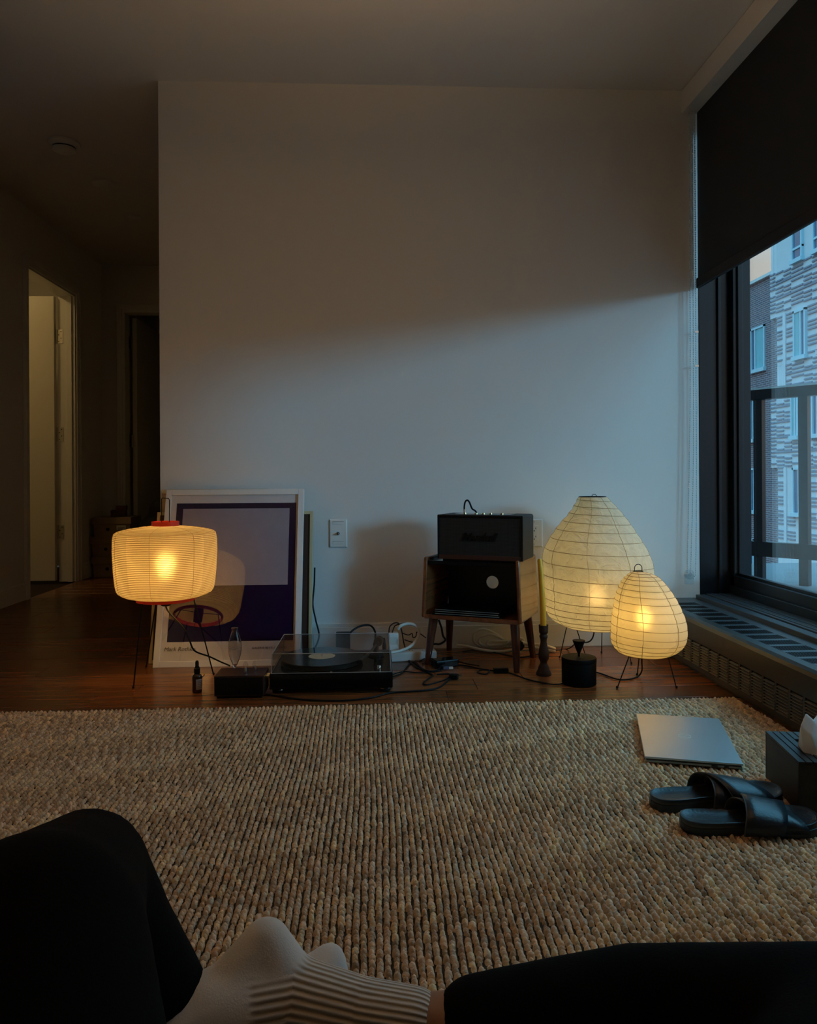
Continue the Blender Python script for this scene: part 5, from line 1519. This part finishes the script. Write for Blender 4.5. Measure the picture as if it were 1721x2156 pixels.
for sx_, sy_ in ((-1, -1), (1, -1), (1, 1), (-1, 1)):
    MB().span((sx_ * (LW - 0.03) - 0.012, sy_ * (LLn - 0.025) - 0.004, 0.0), (sx_ * (LW - 0.03) + 0.012, sy_ * (LLn - 0.025) + 0.004, 0.0016)).build('rubber_foot', 'rubber', lt)

# ================================================================== TISSUE BOX
ta_, tb_ = at_z(1612, 1539, 0.125), at_z(1682, 1604, 0.125)
tang_ = math.atan2((ta_ - tb_).y, (ta_ - tb_).x) - math.pi / 2
tbx = thing('tissue_box', 'dark slatted wooden tissue box by the heater', 'tissue box', (tb_.x, tb_.y, RZ), tang_)
TL, TWd, THt = (ta_ - tb_).length, 0.128, 0.113
MB().span((0, 0, 0), (TWd, 0.008, THt - 0.006)).span((0, TL - 0.008, 0), (TWd, TL, THt - 0.006)).span((0, 0.008, 0), (0.008, TL - 0.008, THt - 0.006)).span((TWd - 0.008, 0.008, 0), (TWd, TL - 0.008, THt - 0.006)).span((0.006, 0.006, 0.002), (TWd - 0.006, TL - 0.006, 0.008)).build('box_body', 'tissue_wood', tbx, bevel=0.001)
MB().span((0.004, 0.004, THt - 0.012), (TWd - 0.004, TL - 0.004, THt - 0.006)).build('top_board', 'groove', tbx)
nsl = 8
swd = TWd / nsl
sme = MB().span((0.0008, 0, 0), (swd - 0.0022, TL, 0.006)).mesh('slat'); sme.materials.append(M['tissue_wood'])
for k in range(nsl):
    if k in (3, 4):
        for a, b in ((0, TL * 0.26), (TL * 0.74, TL)):
            MB().span((k * swd + 0.0008, a, THt - 0.006), ((k + 1) * swd - 0.0022, b, THt)).build('slat', 'tissue_wood', tbx)
        continue
    o = bpy.data.objects.new('slat', sme); C.objects.link(o); o.parent = tbx; o.location = (k * swd, 0, THt - 0.006)
# tissue: a folded sheet pulled up out of the slot
tsx = MB()
Tq = dict(A=(-0.030, -0.022, 0.0), B=(-0.034, -0.012, 0.064), Cc=(-0.017, 0.000, 0.092), Dd=(-0.003, -0.012, 0.078), Ee=(0.012, 0.004, 0.090), Ff=(0.030, 0.006, 0.045),
          G=(0.046, 0.000, 0.0), H=(-0.006, -0.040, 0.004), I=(0.034, -0.044, 0.003), J=(-0.016, -0.028, 0.046), Kk=(0.012, -0.030, 0.032), L=(-0.022, 0.034, 0.0), Mm=(0.032, 0.036, 0.0), Nn=(-0.004, 0.014, 0.060))
tk = list(Tq)
ti_ = {k: i for i, k in enumerate(tk)}
tri = 'A J B|B J Cc|Cc J Dd|Dd J Kk|Dd Kk Ee|Ee Kk Ff|Kk I Ff|Ff I G|A H J|H Kk J|H I Kk|L A B|L B Cc|L Cc Nn|Cc Dd Nn|Dd Ee Nn|Nn Ee Mm|L Nn Mm|Mm Ee Ff|Mm Ff G'
tsx.add([Tq[k] for k in tk], [tuple(ti_[q] for q in t_.split()) for t_ in tri.split('|')])
tis_c = Matrix.Rotation(tang_, 3, 'Z') @ Vector((TWd * 0.5, TL * 0.40, 0))
ti = tsx.build('tissue', 'tissue', None, smooth=False, loc=(tb_.x + tis_c.x, tb_.y + tis_c.y, RZ + THt - 0.008))
ti.rotation_euler = (0, 0, tang_)
ti.data.polygons.foreach_set('use_smooth', [True] * len(ti.data.polygons))
cre = ti.data.attributes.new('crease_edge', 'FLOAT', 'EDGE')
cre.data.foreach_set('value', [0.55] * len(ti.data.edges))
ss = ti.modifiers.new('sub', 'SUBSURF'); ss.levels = 3; ss.render_levels = 3
tag(ti, 'white paper tissue sticking up out of the wooden tissue box', 'tissue')

# ================================================================== SLIPPERS
def slipper(label, heel_px, toe_px, flip=1, strap_h=0.062):
    h = at_z(*heel_px, RZ + 0.028); t = at_z(*toe_px, RZ + 0.020)
    a = math.atan2((t - h).y, (t - h).x); L = (t - h).length
    o = thing('slipper', label, 'slipper', (h.x, h.y, RZ), a, 'black leather slippers')
    # outline, x along the foot from heel (0) to toe (1)
    half = [(0.0, 0.0), (0.012, 0.30), (0.045, 0.56), (0.11, 0.70), (0.22, 0.74), (0.36, 0.70), (0.50, 0.76), (0.64, 0.92), (0.76, 1.0), (0.87, 0.94), (0.945, 0.70), (0.985, 0.38), (1.0, 0.0)]
    inn = [(0.0, 0.0), (0.012, 0.32), (0.045, 0.58), (0.11, 0.70), (0.22, 0.70), (0.36, 0.58), (0.50, 0.62), (0.64, 0.84), (0.76, 1.0), (0.87, 1.0), (0.945, 0.80), (0.985, 0.45), (1.0, 0.0)]
    W = 0.050
    up = [Vector((x * L, flip * y * W, 0)) for x, y in half]
    dn = [Vector((x * L, -flip * y * W, 0)) for x, y in inn]
    sm_u, sm_d = smooth_path(up, 4), smooth_path(dn, 4)
    poly = sm_d + sm_u[::-1][1:-1] if flip > 0 else sm_u + sm_d[::-1][1:-1]
    poly2 = [(p.x, p.y) for p in poly]
    # ensure counter clockwise
    ar = sum(poly2[i][0] * poly2[(i + 1) % len(poly2)][1] - poly2[(i + 1) % len(poly2)][0] * poly2[i][1] for i in range(len(poly2)))
    if ar < 0: poly2.reverse()
    MB().prism(poly2, 0.0, 0.016).build('sole', 'leather', o, bevel=0.002)
    def inset(pl, d):
        cx_ = L * 0.5
        return [(cx_ + (x - cx_) * (1 - d / (L * 0.5)), y * (1 - d / W)) for x, y in pl]
    MB().prism(inset(poly2, 0.0015), 0.0158, 0.020).build('welt', 'leather_edge', o)
    # footbed: raised rim and a dished heel
    rings = [(0.0, 0.0262), (0.0025, 0.0268), (0.006, 0.0250), (0.014, 0.0222), (0.026, 0.0212), (0.040, 0.0210)]
    v, f = [], []
    n = len(poly2)
    base = inset(poly2, 0.001)
    v += [(x, y, 0.0198) for x, y in base]
    for d, z in rings:
        for x, y in inset(poly2, 0.001 + d):
            k = x / L
            lift = 0.006 * max(0, (k - 0.82) / 0.18) ** 2
            v.append((x, y, z + lift))
    m_ = len(rings) + 1
    for r in range(m_ - 1):
        for i in range(n):
            j = (i + 1) % n
            f.append((r * n + i, r * n + j, (r + 1) * n + j, (r + 1) * n + i))
    f.append(tuple((m_ - 1) * n + i for i in range(n)))
    MB().add(v, f).build('footbed', 'leather', o, smooth=True)
    # two crossing straps: broad bands arching from side to side
    def strap(x0a, x0b, x1a, x1b, hh, nm, dz):
        nu2, nv2 = 17, 5
        vv = []
        for i in range(nu2):
            t = i / (nu2 - 1)
            th = math.pi * t
            for j in range(nv2):
                s_ = j / (nv2 - 1)
                xa = x0a + (x0b - x0a) * s_
                xb = x1a + (x1b - x1a) * s_
                x = (xa + (xb - xa) * t) * L
                y = -math.cos(th) * (W * 1.03 + dz)
                yy = y * flip
                taper = 1.0 - 0.42 * s_
                z = 0.010 + (hh * taper + dz) * (math.sin(th) ** 0.62 if math.sin(th) > 0 else 0)
                vv.append((x, yy, z))
        ff = [(i * nv2 + j, (i + 1) * nv2 + j, (i + 1) * nv2 + j + 1, i * nv2 + j + 1) for i in range(nu2 - 1) for j in range(nv2 - 1)]
        s2 = MB().add(vv, ff).build(nm, 'leather', o)
        s2.data.polygons.foreach_set('use_smooth', [True] * len(s2.data.polygons))
        md = s2.modifiers.new('thick', 'SOLIDIFY'); md.thickness = 0.0032; md.offset = 0
        rim = [Vector(vv[i * nv2]) for i in range(nu2)]
        MB().tube(rim, 0.0018, 6).build('strap_edge', 'leather_edge', s2)
    strap(0.40, 0.70, 0.52, 0.86, strap_h, 'strap', 0.0)
    strap(0.55, 0.88, 0.38, 0.66, strap_h * 0.98, 'strap', 0.0075)
    return o
slipper('black leather slipper farther from the viewer, next to the laptop', (1370, 1672), (1640, 1664), 1, 0.046)
slipper('black leather slipper nearer to the viewer, in front of its pair', (1433, 1716), (1720, 1722), -1, 0.046)

# ================================================================== HALLWAY CLUTTER
def file_box(i, z, dx, rz, h, label):
    t = thing('file_box', label, 'box', (-1.985 + dx, 6.02, z), rz, 'stacked card boxes in the hallway')
    MB().hexa([(-0.130, -0.13, 0), (0.130, -0.13, 0), (0.130, 0.13, 0), (-0.130, 0.13, 0), (-0.137, -0.137, h - 0.012), (0.137, -0.137, h - 0.012), (0.137, 0.137, h - 0.012), (-0.137, 0.137, h - 0.012)]).build('carton', 'cardboard', t)
    MB().span((-0.145, -0.145, h - 0.050), (0.145, 0.145, h)).build('lid', 'cardboard', t, bevel=0.002)
    MB().span((0.035, -0.1392, h - 0.095), (0.105, -0.1372, h - 0.060)).build('label_card', 'label_white', t)
    MB().span((0.045, -0.1402, h - 0.080), (0.095, -0.1390, h - 0.076)).span((0.045, -0.1402, h - 0.090), (0.085, -0.1390, h - 0.086)).build('printing', 'ink', t)
    MB().cyl((-0.03, -0.138, h - 0.09), (-0.03, -0.1345, h - 0.09), 0.013, seg=14).build('hand_hole', 'black_plastic', t)
file_box(0, 0.0, 0.0, 0.02, 0.150, 'brown card file box at the bottom of the hallway stack')
file_box(1, 0.1502, -0.005, -0.02, 0.150, 'brown card file box in the middle of the hallway stack')
file_box(2, 0.3004, 0.005, 0.03, 0.150, 'brown lidded card file box topping the hallway stack')
sm = thing('small_carton', 'small dark carton on top of the hallway box stack', 'carton', (-1.97, 6.03, 0.4506), 0.2)
MB().span((-0.055, -0.05, 0), (0.055, 0.05, 0.05)).build('body', mat('dark_carton', (0.09, 0.035, 0.022), 0.7, bump=0.05), sm, bevel=0.002)
MB().span((-0.02, -0.04, 0.05), (0.06, 0.04, 0.085)).build('upper_body', mat('dark_carton_2', (0.12, 0.045, 0.030), 0.7, bump=0.05), sm, bevel=0.002)
bg = thing('black_bag', 'bulky black bag standing in the dark beside the hallway boxes', 'bag', (-1.53, 5.98, 0))
def blob(parts, voxel, smooth_it, name, m, parent, loc=None, tagd=None):
    """one continuous skin over a union of tapered limbs: parts = (p0, p1, r0, r1)"""
    mb = MB()
    for p0, p1, r0, r1 in parts:
        p0, p1 = Vector(p0), Vector(p1)
        d = p1 - p0
        nseg = max(2, int(d.length / (0.35 * min(r0, r1))) + 1)
        pts = [p0 + d * (i / nseg) for i in range(nseg + 1)]
        rs = [r0 + (r1 - r0) * (i / nseg) for i in range(nseg + 1)]
        if d.length > 1e-5:
            mb.tube(pts, rs, 20)
        mb.ball(p0, r0, seg=20, rings=12)
        mb.ball(p1, r1, seg=20, rings=12)
    me = mb.mesh(name + '_raw')
    o = bpy.data.objects.new(name + '_raw', me)
    C.objects.link(o)
    r = o.modifiers.new('remesh', 'REMESH'); r.mode = 'VOXEL'; r.voxel_size = voxel; r.use_smooth_shade = True
    s_ = o.modifiers.new('smooth', 'SMOOTH'); s_.factor = 0.5; s_.iterations = smooth_it
    dg = bpy.context.evaluated_depsgraph_get()
    out = bpy.data.meshes.new_from_object(o.evaluated_get(dg))
    bpy.data.objects.remove(o); bpy.data.meshes.remove(me)
    out.name = name
    out.materials.clear()
    out.polygons.foreach_set('use_smooth', [True] * len(out.polygons))
    ob_ = place(name, out, m, parent)
    return ob_
blob([((-0.15, 0, 0.14), (0.26, 0, 0.14), 0.135, 0.135), ((-0.14, 0, 0.35), (0.26, 0, 0.35), 0.13, 0.13), ((-0.08, 0, 0.50), (0.24, 0, 0.52), 0.11, 0.11)], 0.02, 8, 'bag_body', 'nylon', bg)
MB().tube(smooth_path([(-0.05, -0.05, 0.58), (0.0, -0.07, 0.66), (0.10, -0.07, 0.68), (0.18, -0.05, 0.60)]), 0.010, 8).build('carry_strap', 'nylon', bg, smooth=True)

# ================================================================== THE PERSON ON THE RUG (own legs, seen from above)
def Pp(x, y, Y): return at_y(x, y, Y)
person = thing('person', 'person in black trousers and ribbed cream socks sitting cross-legged on the rug', 'person', (0, 0.25, 0))
O = Vector((0, 0.25, 0))
def S(*parts):
    return [(Vector(a) - O, Vector(b) - O, r0, r1) for a, b, r0, r1 in parts]
hipL, hipR = Vector((-0.15, 0.34, 0.13)), Vector((0.15, 0.34, 0.13))
kneeL = Pp(175, 1842, 0.82)
thL = Pp(55, 2015, 0.66)
shL1 = Pp(258, 1972, 0.85)
ankL = Pp(345, 2105, 0.88)
footL0, footL1 = Pp(520, 2165, 0.92), Pp(694, 2024, 0.97)
ankR = Pp(850, 2168, 0.86)
shR = Pp(1010, 2168, 0.85)
calR = Pp(1350, 2128, 0.83)
kneeR = Pp(1800, 2178, 0.74)
body = blob(S((hipL, thL, 0.060, 0.055), (thL, kneeL, 0.055, 0.045), (kneeL, shL1, 0.045, 0.038), (shL1, ankL, 0.038, 0.028), (ankL, footL0, 0.026, 0.024), (footL0, footL1, 0.022, 0.013),
              (hipR, kneeR, 0.060, 0.045), (kneeR, calR, 0.045, 0.042), (calR, shR, 0.042, 0.040), (shR, ankR, 0.040, 0.036), (ankR, Pp(600, 2110, 0.90), 0.032, 0.034), (hipL, hipR, 0.09, 0.09)), 0.012, 4, 'body', 'skin', person)
trs = blob(S((hipL, thL, 0.115, 0.100), (thL, kneeL, 0.100, 0.067), (kneeL, shL1, 0.067, 0.057), (shL1, ankL, 0.057, 0.052),
             (hipR, kneeR, 0.105, 0.082), (kneeR, calR, 0.082, 0.066), (calR, shR, 0.066, 0.056),
             (hipL, hipR, 0.12, 0.12), (Vector((-0.08, 0.20, 0.16)), Vector((0.08, 0.20, 0.16)), 0.13, 0.13)), 0.014, 5, 'trousers', 'trousers', person)

def sock_mat():
    m = bpy.data.materials.new('ribbed_sock')
    m.use_nodes = True
    n, l = m.node_tree.nodes, m.node_tree.links
    b = n['Principled BSDF']; b.inputs['Roughness'].default_value = 0.95; b.inputs['Sheen Weight'].default_value = 0.3
    b.inputs['Specular IOR Level'].default_value = 0.1
    a1 = n.new('ShaderNodeAttribute'); a1.attribute_name = 'rib_u'
    a2 = n.new('ShaderNodeAttribute'); a2.attribute_name = 'rib_mask'
    sn = n.new('ShaderNodeMath'); sn.operation = 'SINE'
    l.new(a1.outputs['Fac'], sn.inputs[0])
    mr = n.new('ShaderNodeMapRange'); mr.inputs['From Min'].default_value = -1; mr.inputs['From Max'].default_value = 1
    l.new(sn.outputs[0], mr.inputs['Value'])
    mu = n.new('ShaderNodeMath'); mu.operation = 'MULTIPLY'
    l.new(mr.outputs[0], mu.inputs[0]); l.new(a2.outputs['Fac'], mu.inputs[1])
    mx = n.new('ShaderNodeMix'); mx.data_type = 'RGBA'
    mx.inputs['A'].default_value = (0.80, 0.77, 0.74, 1); mx.inputs['B'].default_value = (0.46, 0.36, 0.24, 1)  # brown in the grooves paints the shade between the ribs
    l.new(mu.outputs[0], mx.inputs['Factor']); l.new(mx.outputs['Result'], b.inputs['Base Color'])
    tc = n.new('ShaderNodeTexCoord'); nz = n.new('ShaderNodeTexNoise'); nz.inputs['Scale'].default_value = 500
    l.new(tc.outputs['Object'], nz.inputs['Vector'])
    ad_ = n.new('ShaderNodeMath'); ad_.operation = 'MULTIPLY_ADD'; ad_.inputs[1].default_value = -1.2
    l.new(mu.outputs[0], ad_.inputs[0])
    nm = n.new('ShaderNodeMath'); nm.operation = 'MULTIPLY'; nm.inputs[1].default_value = 0.25
    l.new(nz.outputs[0], nm.inputs[0]); l.new(nm.outputs[0], ad_.inputs[2])
    bp = n.new('ShaderNodeBump'); bp.inputs['Strength'].default_value = 0.7; bp.inputs['Distance'].default_value = 0.002
    l.new(ad_.outputs[0], bp.inputs['Height']); l.new(bp.outputs[0], b.inputs['Normal'])
    return m
sk = sock_mat()
cuff = Pp(872, 2163, 0.86)
heel = Pp(560, 1990, 0.915)
inst = Pp(610, 2110, 0.90)
ball_ = Pp(440, 2140, 0.875)
toe = Pp(375, 2175, 0.855)
sR = blob(S((cuff, Pp(760, 2145, 0.875), 0.0405, 0.042), (Pp(760, 2145, 0.875), inst, 0.042, 0.050), (inst, ball_, 0.050, 0.048), (ball_, toe, 0.048, 0.040), (inst, heel, 0.046, 0.031), (ball_, heel, 0.036, 0.030)), 0.006, 6, 'sock', sk, person)
sL = blob(S((ankL, footL0, 0.034, 0.034), (footL0, footL1, 0.034, 0.0215), (Pp(700, 2120, 0.95), footL1, 0.030, 0.0215)), 0.006, 5, 'sock', sk, person)
sL['label'] = 'cream sock toe poking out behind the other foot'
# rib coordinates: angle around the foot's axis, with the ribbing on the instep and leg only
ax_pts = [p - O for p in (cuff + (cuff - Pp(760, 2145, 0.875)), cuff, Pp(760, 2145, 0.875), inst, ball_, toe)]
def rib_attr(o, axis, on):
    me = o.data
    n = len(me.vertices)
    co = np.empty(n * 3); me.vertices.foreach_get('co', co); co = co.reshape(-1, 3)
    A_ = np.array([list(p) for p in axis])
    best = np.full(n, 1e9); ang = np.zeros(n); along = np.zeros(n)
    base = 0.0
    refup = np.array([0.15, -0.55, 0.8])
    for i in range(len(A_) - 1):
        d = A_[i + 1] - A_[i]; Ls = np.linalg.norm(d); dn_ = d / Ls
        t = np.clip((co - A_[i]) @ dn_, 0, Ls)
        q = A_[i] + t[:, None] * dn_
        w = co - q
        dist = np.linalg.norm(w, axis=1)
        u = refup - dn_ * (refup @ dn_); u /= np.linalg.norm(u); vv = np.cross(dn_, u)
        a = np.arctan2(w @ vv, w @ u)
        k = dist < best
        best[k] = dist[k]; ang[k] = a[k]; along[k] = base + t[k]
        base += Ls
    tot = base
    mask = np.zeros(n)
    if on:
        lim = np.linalg.norm(A_[1] - A_[0]) + np.linalg.norm(A_[2] - A_[1]) + np.linalg.norm(A_[3] - A_[2]) + 0.055
        mask = np.clip((lim - along) / 0.008, 0, 1)
        mask *= np.clip((1.75 - np.abs(ang)) / 0.2, 0, 1)
        # smooth heel pocket
        hd_ = np.linalg.norm(co - np.array(list(heel - O)), axis=1)
        mask *= np.clip((hd_ - 0.046) / 0.012, 0, 1)
    for nm_, val in (('rib_u', ang * 36.0), ('rib_mask', mask)):
        at_ = me.attributes.new(nm_, 'FLOAT', 'POINT'); at_.data.foreach_set('value', val.astype(np.float32))
rib_attr(sR, ax_pts, True)
rib_attr(sL, [p - O for p in (ankL, footL0, footL1)], False)
